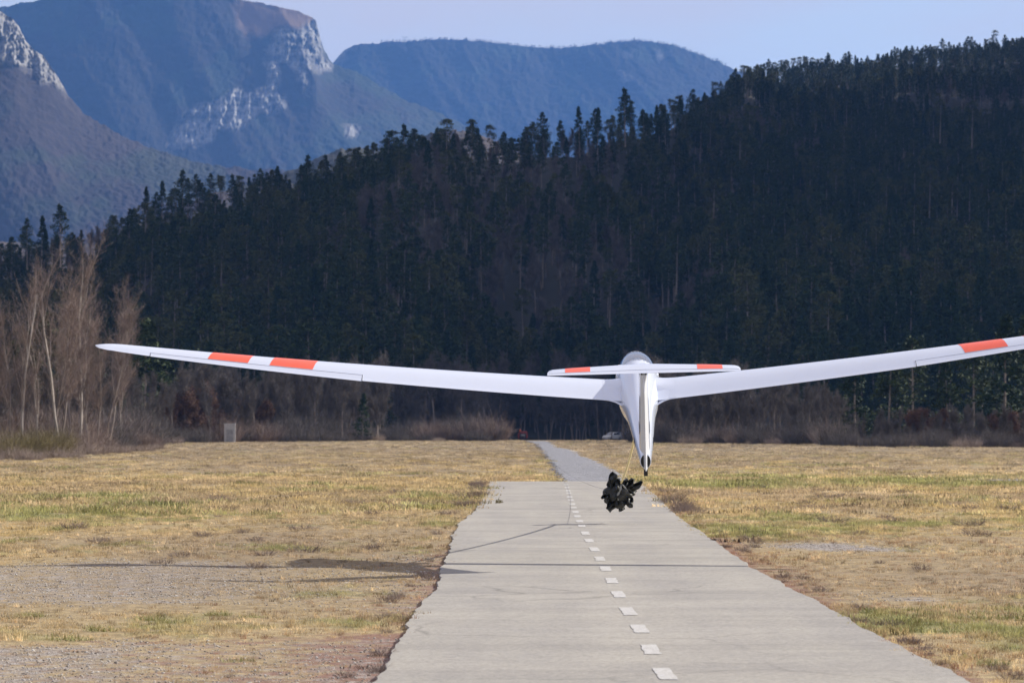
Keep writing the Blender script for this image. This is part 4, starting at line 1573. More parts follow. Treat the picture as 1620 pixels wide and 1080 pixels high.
# stones and crumbs of gravel, too many to count
def stones():
    R = np.random.RandomState(31)
    n = 130000
    Y = np.sqrt(R.uniform(24.8 ** 2, 60 ** 2, n))
    X = (R.uniform(-60, 1680, n) - CX) / FPX * Y
    c, z, d = zones(X, Y)
    le, re = edge_x(LEFT_EDGE, Y), edge_x(RIGHT_EDGE, Y)
    on = (X > le - .02) & (X < re + .02)
    p = np.clip(z[:, 1] * 1.6 - .25 + (fbm(X * 1.2, Y * .8, 3, 3) - .5) * 1.2, 0.01, 1)
    kp = ~on & (R.uniform(0, 1, n) < p)
    X, Y = X[kp], Y[kp]
    n = len(X)
    s = R.uniform(.004, .010, n) * R.choice([1, 1, 1, 1.8], n)
    Z = ground_z(X, Y)
    base = np.array([(1, 0, 0), (-1, 0, 0), (0, 1, 0), (0, -1, 0), (0, 0, .5), (0, 0, -.5)], float)
    jit = R.uniform(.6, 1.3, (n, 6, 1))
    a = R.uniform(0, 6.28, n)
    ca, sa = np.cos(a)[:, None], np.sin(a)[:, None]
    B = base[None] * jit
    bx, by = B[..., 0] * ca - B[..., 1] * sa, B[..., 0] * sa + B[..., 1] * ca
    V = np.stack([X[:, None] + bx * s[:, None], Y[:, None] + by * s[:, None], Z[:, None] + .004 + B[..., 2] * s[:, None]], -1).reshape(-1, 3)
    f = np.array([(0, 2, 4), (2, 1, 4), (1, 3, 4), (3, 0, 4), (2, 0, 5), (1, 2, 5), (3, 1, 5), (0, 3, 5)])
    F = (f[None] + np.arange(n)[:, None, None] * 6).reshape(-1, 3)
    tag(obj('gravel', mesh_np('gravel', V, F, (M['stone'],))), 'small pale stones scattered over the bare parts of the field', kind='stuff')
    print('stones', n)


m_, n_, l_, b_, _ = new_mat('pale_stone')
l_.new(ramp(n_, l_, noise(n_, l_, 9, 3, .7, posvec(n_)), [(.36, (.10, .075, .06)), (.44, (.30, .27, .24)), (.52, (.44, .41, .38)), (.68, (.72, .70, .66))]), b_.inputs['Base Color'])
b_.inputs['Roughness'].default_value = .9
M['stone'] = m_
stones()

# ------------------------------------------------------------------ the glider
G = empty('glider', (1.765, 50.0, 2.34))
PITCH_G, ROLL_G, YAW_G = math.radians(14.0), math.radians(-1.5), math.radians(-.75)
# local axes: x right, y forward, z up
G.rotation_mode = 'QUATERNION'
q = Quaternion((0, 0, 1), YAW_G) @ Quaternion((1, 0, 0), PITCH_G) @ Quaternion((0, 1, 0), ROLL_G)
G.rotation_quaternion = q
tag(G, 'white single seat sailplane with red wing stripes climbing nose up over the runway', 'glider')

# fuselage stations: y, centre z, half width, half height
FS = [(2.72, -.20, .012, .012), (2.66, -.195, .07, .065), (2.52, -.185, .125, .125), (2.3, -.17, .18, .19), (2.0, -.155, .23, .255), (1.6, -.135, .275, .325), (1.2, -.12, .30, .375),
      (.8, -.11, .308, .405), (.4, -.105, .305, .405), (.0, -.10, .29, .375), (-.4, -.085, .262, .325), (-.8, -.06, .232, .272), (-1.2, -.03, .205, .23), (-1.7, .0, .180, .195),
      (-2.3, .025, .155, .168), (-2.9, .04, .132, .146), (-3.4, .048, .110, .130), (-3.8, .05, .088, .115), (-4.1, .05, .070, .098)]
NR = 32


def fus_dense():
    ys = np.concatenate([[2.72, 2.70, 2.66, 2.6], np.arange(2.5, -4.05, -.1), [-4.1]])
    k = FS[::-1]
    yk = [s[0] for s in k]
    out = []
    for y in ys:
        out.append((float(y), *[float(np.interp(y, yk, [s[j] for s in k])) for j in (1, 2, 3)]))
    # smooth
    A = np.array(out)
    for _ in range(3):
        A[1:-1, 1:] = (A[:-2, 1:] + 2 * A[1:-1, 1:] + A[2:, 1:]) / 4
    return A


FD = fus_dense()


def fus_point(row, j, off=0.0):
    y, zc, w, h = row
    a = 2 * math.pi * j / NR
    c, s = math.cos(a), math.sin(a)
    # slightly egg shaped
    x = (w + off) * (abs(c) ** .92) * (1 if c >= 0 else -1)
    z = (h + off) * s
    return Vector((x, y, zc + z))


def is_canopy(i, j):
    y = .5 * (FD[i][0] + FD[i + 1][0])
    a = (2 * math.pi * (j + .5) / NR)
    s = math.sin(a)
    # sill line dips at the middle
    if not (.62 < y < 2.12): return False
    lim = .16 if .85 < y < 1.9 else .30
    if y > 2.0: lim = .55
    return s > lim


V = [fus_point(r, j) for r in FD for j in range(NR)]
n = len(FD)
FF, FC = [], []
for i in range(n - 1):
    for j in range(NR):
        q_ = (i * NR + j, i * NR + (j + 1) % NR, (i + 1) * NR + (j + 1) % NR, (i + 1) * NR + j)
        (FC if is_canopy(i, j) else FF).append(q_)
FF.append(tuple(range(NR - 1, -1, -1)))
fus = obj('fuselage', mesh_from('fuselage', V, FF, (M['gel'],), True), G)
can = obj('canopy', mesh_from('canopy', V, FC, (M['canopy'],), True), G)
# canopy frame along the edge of the opening
edge_count = {}
for f in FC:
    for a, b in zip(f, f[1:] + f[:1]):
        e = (min(a, b), max(a, b))
        edge_count[e] = edge_count.get(e, 0) + 1
mb = MB()
for (a, b), cnum in edge_count.items():
    if cnum == 1:
        mb.tube([V[a], V[b]], .008, 5, True)
mb.build('canopy_frame', M['gel'], can, True)
# cockpit: floor pan, headrest bulkhead, instrument panel
mb = MB()
for y0 in np.arange(.45, 2.05, .1):
    pass
mb.box((0, 1.2, -.30), (.46, 1.5, .04))
mb.box((0, .62, -.05), (.54, .03, .55))
mb.build('cockpit_tub', M['darkint'], G)
MB().box((0, 1.78, -.02), (.34, .05, .22), bev=.02).build('instrument_panel', M['black'], G)
MB().box((0, .70, .12), (.22, .09, .16), bev=.02).build('headrest', M['gel'], G)

# airfoil
AF = [(0, 0), (.012, .019), (.04, .036), (.1, .058), (.2, .079), (.33, .09), (.47, .086), (.6, .07), (.72, .05), (.77, .041), (.86, .024), (.95, .008), (1.0, .0015)]
AL = [(1.0, -.0015), (.95, -.002), (.86, -.006), (.77, -.012), (.72, -.016), (.6, -.026), (.47, -.037), (.33, -.042), (.2, -.040), (.1, -.032), (.04, -.022), (.012, -.012)]
CH = [(0, .94), (1.0, .90), (3.8, .76), (5.45, .585), (6.8, .43), (7.2, .36), (7.38, .29), (7.48, .20), (7.54, .10), (7.56, .03)]
INC = math.radians(2.6)


def wing_station(s, side):
    c = float(np.interp(s, [p[0] for p in CH], [p[1] for p in CH]))
    z = .081 * s + .0036 * s * s
    le = .43 - .018 * s - (.5 * (s - 7.2) ** 2 * 2.2 if s > 7.2 else 0)
    tw_ = INC - math.radians(.15) * s
    if c < .3: le = le - 0.0
    return c, z, le, tw_


def wing_pt(s, side, u, t, lift=0.0, defl=0.0, hinge=.77):
    c, z, le, tw_ = wing_station(s, side)
    yy, zz = -u * c, t * c * 1.18 + lift
    if defl and u > hinge:
        hy, hz_ = -hinge * c, .02 * c
        dy, dz = yy - hy, zz - hz_
        yy = hy + dy * math.cos(defl) + dz * math.sin(defl)
        zz = hz_ - dy * math.sin(defl) * -1 + dz * math.cos(defl)
    Y = le + yy * math.cos(tw_) + zz * math.sin(tw_) * .2
    Z = z + yy * math.sin(tw_) + zz * math.cos(tw_) - .005
    return Vector((side * s, Y, Z))


ALL = [(u, t) for u, t in AF] + [(u, t) for u, t in AL]
MAIN = [(u, t) for u, t in AF if u <= .77] + [(u, t) for u, t in AL if u <= .77]
AIL = [(.775, .041), (.86, .024), (.95, .008), (1.0, .0015), (1.0, -.0015), (.95, -.002), (.86, -.006), (.775, -.012)]


def loft(stations, side, prof, name, mat, parent, defl=0.0, caps=True):
    V, F = [], []
    m = len(prof)
    for s in stations:
        for (u, t) in prof:
            V.append(wing_pt(s, side, u, t, 0, defl))
    for i in range(len(stations) - 1):
        for k in range(m):
            j = (k + 1) % m
            f = (i * m + k, i * m + j, (i + 1) * m + j, (i + 1) * m + k)
            F.append(f if side > 0 else f[::-1])
    if caps:
        F.append(tuple(range(m)) if side < 0 else tuple(range(m - 1, -1, -1)))
        F.append(tuple(range((len(stations) - 1) * m, len(stations) * m)) if side > 0 else tuple(range(len(stations) * m - 1, (len(stations) - 1) * m - 1, -1)))
    o = obj(name, mesh_from(name, V, F, (mat,), True), parent)
    return o


def auto_smooth(o, ang=35):
    md = o.modifiers.new('edges', 'EDGE_SPLIT')
    md.split_angle = math.radians(ang)


A0, A1 = 3.82, 6.78
for side in (-1, 1):
    w1 = loft(list(np.linspace(.20, A0, 16)), side, ALL, 'wing', M['gel'], G)
    V, F = [], []
    # mid and outer panels of the same wing, joined into the wing mesh
    secs = [(list(np.linspace(A0, A1, 12)), MAIN), (list(np.linspace(A1, 7.2, 3)) + [7.3, 7.38, 7.44, 7.48, 7.52, 7.545, 7.56], ALL)]
    me0 = w1.data
    mbw = MB()
    mbw.V = [tuple(v.co) for v in me0.vertices]
    mbw.F = [tuple(p.vertices) for p in me0.polygons]
    for st, prof in secs:
        base = len(mbw.V)
        m = len(prof)
        for s in st:
            for (u, t) in prof: mbw.V.append(tuple(wing_pt(s, side, u, t)))
        for i in range(len(st) - 1):
            for k in range(m):
                j = (k + 1) % m
                f = (base + i * m + k, base + i * m + j, base + (i + 1) * m + j, base + (i + 1) * m + k)
                mbw.F.append(f if side > 0 else f[::-1])
        mbw.F.append(tuple(base + (len(st) - 1) * m + k for k in range(m)))
        mbw.F.append(tuple(base + k for k in range(m)))
    w1.data = mesh_from('wing', mbw.V, mbw.F, (M['gel'],), True)
    auto_smooth(w1)
    ail = loft(list(np.linspace(A0 + .012, A1 - .012, 12)), side, AIL, 'aileron', M['gel'], w1, defl=math.radians(1.6 if side < 0 else -.6))
    auto_smooth(ail)
    # hinge tape line
    mb = MB()
    mb.tube([wing_pt(s, side, .772, .0415, .0015) for s in np.linspace(A0, A1, 14)], .0019, 4)
    mb.tube([wing_pt(A0, side, u, t, .001) for u, t in AF if u >= .77], .0019, 4)
    mb.tube([wing_pt(A1, side, u, t, .001) for u, t in AF if u >= .77], .0019, 4)
    mb.build('hinge_line', M['gel_seam'], w1)
    # airbrake cap outlines on the inner wing
    # red stripes wrap the front two thirds of the chord
    for (sa, sb) in ((4.48, 5.08), (5.38, 5.94)):
        V, F = [], []
        prof = [(u, t) for u, t in AF if u <= .73] + [(.745, .0455)]
        low = [(u, t) for u, t in AL if u <= .5]
        prof = low + prof
        st = np.linspace(sa, sb, 6)
        m = len(prof)
        for s in st:
            for (u, t) in prof:
                sk = (u - .35) * .10 * (1 if True else 0)
                p = wing_pt(s + sk, side, u, t)
                c_, z_, le_, tw_ = wing_station(s + sk, side)
                nrm = Vector((0, -(u - .35) * .12 if u > .05 else .9, 1 if t >= 0 else -1)).normalized()
                V.append(p + nrm * .002)
        for i in range(len(st) - 1):
            for k in range(m - 1):
                F.append((i * m + k, i * m + k + 1, (i + 1) * m + k + 1, (i + 1) * m + k))
        obj('red_stripe', mesh_from('red_stripe', V, F, (M['red'],), True), w1)
    # root fillet
    V, F = [], []
    st = [(.0, 1.0, 0), (.25, .75, 1), (.5, .45, 2), (.75, .2, 3), (1.0, .0, 4)]
    for (q0, bulge, i) in st:
        s = .235 + q0 * .26
        for (u, t) in ALL:
            p = wing_pt(s, side, u, t)
            p.y += (-.13 if u > .5 else .05) * bulge ** 1.6 * (abs(u - .5) * 2)
            p.z += (-.075 if (t < 0 or u > .7) else .03) * bulge ** 2
            p.x -= side * .05 * bulge
            V.append(p + Vector((0, 0, .0015 if t > 0 else -.0015)))
    m = len(ALL)
    for i in range(4):
        for k in range(m):
            j = (k + 1) % m
            f = (i * m + k, i * m + j, (i + 1) * m + j, (i + 1) * m + k)
            F.append(f if side > 0 else f[::-1])
    obj('wing_root_fairing', mesh_from('wing_root_fairing', V, F, (M['gel'],), True), w1)

# fin and rudder; symmetric sections stacked upwards
FA = [(0, 0), (.015, .16), (.06, .30), (.15, .43), (.3, .5), (.45, .47), (.6, .38)]
RA = [(.615, .37), (.75, .24), (.9, .10), (1.0, .015)]


def fin_section(z, ch, le, th, prof, lo, hi):
    P = []
    up = [(le - u * ch, t * th) for u, t in prof]
    for y, x in up: P.append(Vector((x, y, z)))
    for y, x in reversed(up):
        if abs(x) > 1e-6: P.append(Vector((-x, y, z)))
    return P


def fin_loft(name, prof, zs, mat, parent):
    V, F = [], []
    secs = []
    for z in zs:
        t = (z - .0) / 1.16
        ch = .92 * (1 - t) + .60 * t
        te = -4.24 - .16 * t * 0 - .02
        le = te + ch
        th = .145 * (1 - t) + .115 * t
        secs.append(fin_section(z, ch, le, th, prof, 0, 0))
    m = len(secs[0])
    for s in secs: V += s
    for i in range(len(secs) - 1):
        for k in range(m):
            j = (k + 1) % m
            F.append((i * m + k, i * m + j, (i + 1) * m + j, (i + 1) * m + k))
    F.append(tuple(range(m - 1, -1, -1)))
    F.append(tuple(range((len(secs) - 1) * m, len(secs) * m)))
    o = obj(name, mesh_from(name, V, F, (mat,), True), parent)
    auto_smooth(o, 40)
    return o


fin = fin_loft('fin', FA, np.linspace(-.02, 1.25, 12), M['gel'], G)
rud = fin_loft('rudder', RA, np.linspace(-.045, 1.19, 12), M['rudder'], G)
# tail cone rim, its shaded inside painted as a black disc, and the tail wheel
mb = MB()
ring = []
for j in range(24):
    a = 2 * math.pi * j / 24
    ring.append((.072 * math.cos(a), .099 * math.sin(a) + .05))
V = [(x, -4.102, z) for x, z in ring] + [(x * .9, -4.112, (z - .05) * .9 + .05) for x, z in ring] + [(0, -4.106, .05)]
F = [(j, (j + 1) % 24, 24 + (j + 1) % 24, 24 + j) for j in range(24)]
obj('tail_cone_rim', mesh_from('tail_cone_rim', V, F, (M['gel'],), True), G)
V = [(x * .88, -4.106, (z - .05) * .88 + .05) for x, z in ring]
obj('tail_cone_shade_disc', mesh_from('tail_cone_shade_disc', V, [tuple(range(24))], (M['black'],)), G)
MB().wheel((0, -4.06, -.095), .062, .05).build('tail_wheel', M['black'], G, True)
# main wheel and doors
MB().wheel((0, .35, -.50), .17, .11).build('main_wheel', M['black'], G, True)
for s in (-1, 1):
    MB().box((s * .13, .35, -.50), (.012, .52, .16), Matrix.Rotation(s * .25, 3, 'Y')).build('gear_door', M['gel'], G)

# tailplane
TP_C = [(0, .50), (.9, .36), (1.16, .30), (1.205, .24), (1.225, .15)]
tailz = 1.265


def tp_pt(s, side, u, t, lift=0.0):
    c = float(np.interp(s, [p[0] for p in TP_C], [p[1] for p in TP_C]))
    te = -4.36 + .0 * s
    return Vector((side * s, te + (1 - u) * c, tailz + (.082 if s < -1 else 0) + t * c * 1.0 + lift))


TU = [(0, 0), (.02, .02), (.07, .036), (.18, .05), (.35, .056), (.55, .05), (.74, .032)]
TPM = TU + [(u, -t) for u, t in reversed(TU) if t > 0]
TPE = [(.75, .031), (.88, .016), (1.0, .002), (1.0, -.002), (.88, -.016), (.75, -.031)]


def tp_loft(name, prof, smax=1.225):
    st = [-s for s in (1.225, 1.205, 1.16, .9, .6, .3)] + [0, .3, .6, .9, 1.16, 1.205, 1.225]
    V, F = [], []
    m = len(prof)
    for s in st:
        for u, t in prof: V.append(tp_pt(abs(s), 1 if s >= 0 else -1, u, t))
    for i in range(len(st) - 1):
        for k in range(m):
            j = (k + 1) % m
            F.append((i * m + k, i * m + j, (i + 1) * m + j, (i + 1) * m + k))
    F.append(tuple(range(m - 1, -1, -1)))
    F.append(tuple(range((len(st) - 1) * m, len(st) * m)))
    o = obj(name, mesh_from(name, V, F, (M['gel'],), True), None)
    auto_smooth(o, 40)
    return o


tp = tp_loft('tailplane', TPM)
tp.parent = G
el = tp_loft('elevator', TPE)
el.parent = tp
mb = MB().tube([tp_pt(abs(s), 1 if s >= 0 else -1, .745, .0325, .001) for s in np.linspace(-1.2, 1.2, 15)], .002, 4)
mb.build('elevator_gap', M['gel_seam'], tp)
for side in (-1, 1):
    V, F = [], []
    prof = [(u, t) for u, t in TU] 
    st = np.linspace(.68, 1.00, 5)
    for s in st:
        for u, t in prof:
            p = tp_pt(s, side, u, t)
            V.append(p + Vector((0, .0015 if u < .05 else 0, .0018)))
    m = len(prof)
    for i in range(4):
        for k in range(m - 1):
            F.append((i * m + k, i * m + k + 1, (i + 1) * m + k + 1, (i + 1) * m + k))
    obj('red_stripe', mesh_from('red_stripe', V, F, (M['red'],), True), tp)
# rudder head fairing, and black blocks painting the shade of two slots beside it
mb = MB()
mb.add([(-.012, -4.24, 1.21), (.012, -4.24, 1.21), (.030, -4.0, 1.23), (-.030, -4.0, 1.23), (-.001, -4.275, .98), (.001, -4.275, .98)],
       [(0, 1, 2, 3), (0, 4, 5, 1), (1, 5, 2), (0, 3, 4)])
mb.build('rudder_head_fairing', M['gel'], G)
for s in (-1, 1):
    MB().box((s * .030, -4.06, 1.21), (.014, .12, .05)).build('slot_shade_block', M['black'], G)
# registration marks: small dark letter strokes too far off to read
for s in (-1, 1):
    for (y, z, L, h) in ((-3.0, .05, .05, .08), (-3.1, .05, .03, .09), (-3.22, .05, .05, .07), (-3.62, .40, .03, .16), (-3.7, .42, .03, .10)):
        yk = [r[0] for r in FD[::-1]]
        if z < .2:
            w = float(np.interp(y, yk, [r[2] for r in FD[::-1]]))
            MB().box((s * (w + .001), y, z), (.002, L, h)).build('registration_mark', M['marking'], G)
        else:
            MB().box((s * .069, y - .12, z), (.004, L, h)).build('registration_mark', M['marking'], G)

# the pilot, reclined under the canopy
pil = bpy.data.meshes.new('person')
pts = [(0, .95, -.20), (0, .85, -.03), (0, .78, .08), (0, .76, .13), (.16, .80, .02), (.20, .98, -.10), (.12, 1.2, -.12), (-.16, .80, .02), (-.20, .98, -.10), (-.12, 1.2, -.12),
       (.09, 1.0, -.23), (.10, 1.35, -.12), (.10, 1.7, -.24), (-.09, 1.0, -.23), (-.10, 1.35, -.12), (-.10, 1.7, -.24)]
eds = [(0, 1), (1, 2), (2, 3), (2, 4), (4, 5), (5, 6), (2, 7), (7, 8), (8, 9), (0, 10), (10, 11), (11, 12), (0, 13), (13, 14), (14, 15)]
rad = [.13, .14, .10, .05, .055, .042, .03, .055, .042, .03, .08, .065, .045, .08, .065, .045]
pil.from_pydata(pts, eds, [])
pil.materials.append(M['shirt'])
po = obj('person', pil)
po.location = G.location
po.rotation_mode = 'QUATERNION'
po.rotation_quaternion = q
tag(po, 'pilot in a dark blue shirt and white sun hat sitting under the glider canopy', 'person')
md = po.modifiers.new('skin', 'SKIN')
sv = pil.skin_vertices[0] if len(pil.skin_vertices) else None
if sv is None:
    pass
else:
    for i, r in enumerate(rad): sv.data[i].radius = (r, r)
    sv.data[0].use_root = True
ss = po.modifiers.new('sub', 'SUBSURF')
ss.levels = ss.render_levels = 1


def ball(c, r, nu=14, nv=9, cut=None):
    V, F = [], []
    for i in range(nv + 1):
        ph = math.pi * i / nv
        for j in range(nu):
            th = 2 * math.pi * j / nu
            V.append((c[0] + r[0] * math.sin(ph) * math.cos(th), c[1] + r[1] * math.sin(ph) * math.sin(th), c[2] + r[2] * math.cos(ph)))
    for i in range(nv):
        if cut is not None and i >= cut: break
        for j in range(nu):
            k = (j + 1) % nu
            F.append((i * nu + j, (i + 1) * nu + j, (i + 1) * nu + k, i * nu + k))
    return V, F


V, F = ball((0, .77, .185), (.062, .078, .092))
hb = MB().add(V, F)
V, F = ball((0, .85, .175), (.012, .02, .018), 8, 6)
hb.add(V, F)
for s in (-1, 1):
    V, F = ball((s * .064, .77, .185), (.008, .016, .024), 8, 6)
    hb.add(V, F)
hb.build('head', M['skin'], po, True)
V, F = ball((0, .765, .205), (.068, .084, .086), cut=5)
hb = MB().add(V, F)
V, F = ball((0, .775, .215), (.11, .125, .012))
hb.add(V, F)
hb.build('sun_hat', M['hat'], po, True)

# ------------------------------------------------------------------ tow rope, parachute, cable
bpy.context.view_layer.update()
Mw = G.matrix_basis.copy()
hook = (Matrix.Translation(G.location) @ q.to_matrix().to_4x4()) @ Vector((0, .45, -.52))
para = Vector((2.0, 67.05, .62))
tip = para + Vector((.03, -.10, .16))
pts = []
for i in range(25):
    t = i / 24
    p = hook.lerp(tip, t)
    p.z -= .10 * 4 * t * (1 - t)
    pts.append(p)
tag(MB().tube(pts, .019, 6).build('tow_rope', M['rope'], None, True), 'pale yellow rope slanting from the glider belly down to the black parachute', 'rope')
winch_z = -1.05
WP = W(827, 694, 600)
pts = []
for i in range(60):
    t = (i / 59) ** 1.6
    p = (para + Vector((0, .3, .0))).lerp(Vector((WP.x, 598, -.35)), t)
    p.z = max(p.z, gz1(p.x, p.y) + .05) if i else p.z
    if i: p.z = (para.z) * (1 - t) ** 14 + max(.05 + gz1(p.x, p.y), -.35) * (1 - (1 - t) ** 14)
    pts.append(p)
tag(MB().tube(pts, .0035, 4).build('steel_cable', M['steel'], None, True), 'thin grey steel cable running from the parachute along the runway to the winch', 'cable')

# collapsed parachute: crumpled folds and flapping edges
PR = random.Random(4)
pc = empty('parachute', para)
tag(pc, 'collapsed black parachute bundle hanging on the rope above the runway', 'parachute')


def crumple(c, r, seed, mat, name, fold=.35, squash=(1, 1, 1), nu=36, nv=22):
    V, F = [], []
    R = np.random.RandomState(seed)
    ph0, ph1, ph2 = R.uniform(0, 6.28, 3)
    for i in range(nv + 1):
        a = math.pi * i / nv
        for j in range(nu):
            b = 2 * math.pi * j / nu
            d = 1 + fold * (math.sin(3 * b + ph0 + 2 * math.sin(2 * a)) * .5 + math.sin(5 * b + ph1 + 3 * a) * .28 + math.sin(5 * a + 2 * b + ph2) * .25) * math.sin(a)
            V.append((c[0] + r * d * squash[0] * math.sin(a) * math.cos(b), c[1] + r * d * squash[1] * 1.9 * math.sin(a) * math.sin(b), c[2] + r * d * squash[2] * math.cos(a)))
    for i in range(nv):
        for j in range(nu):
            k = (j + 1) % nu
            F.append((i * nu + j, (i + 1) * nu + j, (i + 1) * nu + k, i * nu + k))
    return obj(name, mesh_from(name, V, F, (mat,), True), pc)


crumple((-.10, 0, -.02), .155, 1, M['cloth'], 'cloth_fold', .42, (1.0, .9, 1.1))
crumple((-.17, .03, -.08), .13, 2, M['cloth'], 'cloth_fold', .5, (.9, .9, 1.1))
crumple((.08, -.04, -.06), .13, 3, M['cloth_olive'], 'cloth_fold', .35, (1.1, .9, .95))
crumple((.02, .02, -.16), .12, 4, M['cloth'], 'cloth_fold', .5, (.9, .8, 1.25))
crumple((-.02, .05, .13), .10, 5, M['cloth'], 'cloth_fold', .45, (1.0, .8, 1.15))
crumple((.20, .03, .00), .09, 6, M['cloth'], 'cloth_fold', .5, (1.2, .8, 1.0))


def flap(a0, r0, r1, wid, curl, seed, mat, up=0.0):
    r1, wid = r1 * 1.05, wid * 1.25
    """a free cloth edge, curling outward from the bundle in the x-z plane."""
    R = random.Random(seed)
    nu, nv = 12, 7
    V, F = [], []
    dirv = Vector((math.cos(a0), R.uniform(-.9, .9), math.sin(a0))).normalized()
    side = Vector((-math.sin(a0), R.uniform(-.3, .3), math.cos(a0))).normalized()
    for i in range(nu):
        t = i / (nu - 1)
        ang = curl * t
        d = dirv * math.cos(ang) + side * math.sin(ang)
        c = dirv * r0 + (dirv * (math.sin(ang) / max(abs(curl), .01) if curl else t) * (1 if curl > 0 else -1 if curl < 0 else 1) + side * (1 - math.cos(ang)) / max(abs(curl), .01) * (1 if curl >= 0 else -1)) * (r1 - r0)
        w = wid * (.52 + .30 * math.sin(math.pi * t) + .20 * math.sin(8 * t + seed))
        nrm = Vector((0, 1, 0))
        sd = Vector((-d.z, 0, d.x))
        for j in range(nv):
            s = j / (nv - 1) - .5
            V.append(c + sd * w * s + nrm * (.10 * math.sin(s * 7 + t * 6 + seed) + .07 * s) + Vector((0, 0, up)))
    for i in range(nu - 1):
        for j in range(nv - 1):
            F.append((i * nv + j, i * nv + j + 1, (i + 1) * nv + j + 1, (i + 1) * nv + j))
    o = obj('flap', mesh_from('flap', V, F, (mat,), True), pc)
    so = o.modifiers.new('thickness', 'SOLIDIFY')
    so.thickness = .008


R_ = math.radians
for (a, r0, r1, wd, cu, sd, mt, up) in (
        (R_(148), .08, .42, .15, -1.7, 1, 'cloth', .02), (R_(165), .10, .36, .12, .7, 2, 'cloth', -.01), (R_(185), .12, .38, .10, .5, 3, 'cloth_olive', -.02),
        (R_(222), .10, .42, .13, .6, 4, 'cloth', .0), (R_(250), .10, .40, .17, -.5, 5, 'cloth', .0), (R_(272), .08, .36, .15, .4, 6, 'cloth', -.03),
        (R_(305), .10, .34, .17, .8, 7, 'cloth_olive', -.02), (R_(330), .10, .32, .15, -.6, 8, 'cloth', .0), (R_(10), .12, .46, .10, .7, 9, 'cloth', .0),
        (R_(35), .10, .36, .13, .5, 10, 'cloth', -.02), (R_(65), .06, .27, .12, -.6, 11, 'cloth', .0), (R_(100), .08, .31, .14, .9, 12, 'cloth', .0), (R_(128), .06, .30, .16, .5, 13, 'cloth', .0)):
    flap(a, r0, r1, wd, cu, sd, M[mt], up)
MB().tube([tip - para, (.02, -.16, .06), (-.03, -.17, -.06), (-.02, -.15, -.16)], [.012, .03, .026, .012], 6).build('strap', M['strap'], pc, True)
MB().tube([tip - para, (.10, -.16, .08), (.16, -.14, .0)], [.012, .02, .012], 6).build('strap', M['strap'], pc, True)

# ------------------------------------------------------------------ concrete cabinet
Z = GZ(699.3)
cabp = GP(363.5, 699.3)
cb = empty('concrete_cabinet', (cabp.x, Z, gz1(cabp.x, Z)), math.radians(3))
tag(cb, 'grey concrete utility cabinet with a panelled front at the edge of the field', 'cabinet')
sc_ = Z / FPX
w_, h_ = 17.5 * sc_, 29 * sc_
MB().box((0, .35, h_ / 2), (w_, .6, h_), bev=.02).build('body', M['concrete'], cb)
MB().box((0, .35, h_ + .03), (w_ + .10, .70, .07), bev=.01).build('roof_slab', M['concrete'], cb)
for (x, zz, ww, hh) in ((-w_ * .43, h_ * .5, w_ * .14, h_), (w_ * .40, h_ * .5, w_ * .20, h_), (0, h_ * .86, w_ * .72, h_ * .26)):
    MB().box((x, .035, zz), (ww, .06, hh - .02)).build('front_frame', M['concrete'], cb)
dr = MB().box((-.02, .045, h_ * .54), (w_ * .60, .03, h_ * .30)).build('upper_panel', M['concrete_dark'], cb)
MB().box((-.02, .04, h_ * .20), (w_ * .60, .03, h_ * .34)).build('lower_panel', M['concrete_dark'], cb)
MB().box((-.02, .03, h_ * .705), (w_ * .62, .09, .05)).build('ledge', M['concrete'], cb)
MB().box((-.02, .03, h_ * .385), (w_ * .62, .07, .04)).build('ledge', M['concrete'], cb)
MB().box((w_ * .2, .02, h_ * .5), (.03, .05, .14)).build('handle', M['black'], cb)

# ------------------------------------------------------------------ cars and the winch by the trees
def loft_x(secs, name, mat, parent, smooth=True):
    """sections along x: each a closed ring of (y, z)."""
    V, F = [], []
    m = len(secs[0][1])
    for x, ring in secs:
        for (y, z) in ring: V.append((x, y, z))
    for i in range(len(secs) - 1):
        for k in range(m):
            j = (k + 1) % m
            F.append((i * m + k, (i + 1) * m + k, (i + 1) * m + j, i * m + j))
    F.append(tuple(range(m)))
    F.append(tuple(range((len(secs) - 1) * m + m - 1, (len(secs) - 1) * m - 1, -1)))
    o = obj(name, mesh_from(name, V, F, (mat,), smooth), parent)
    auto_smooth(o, 40)
    return o


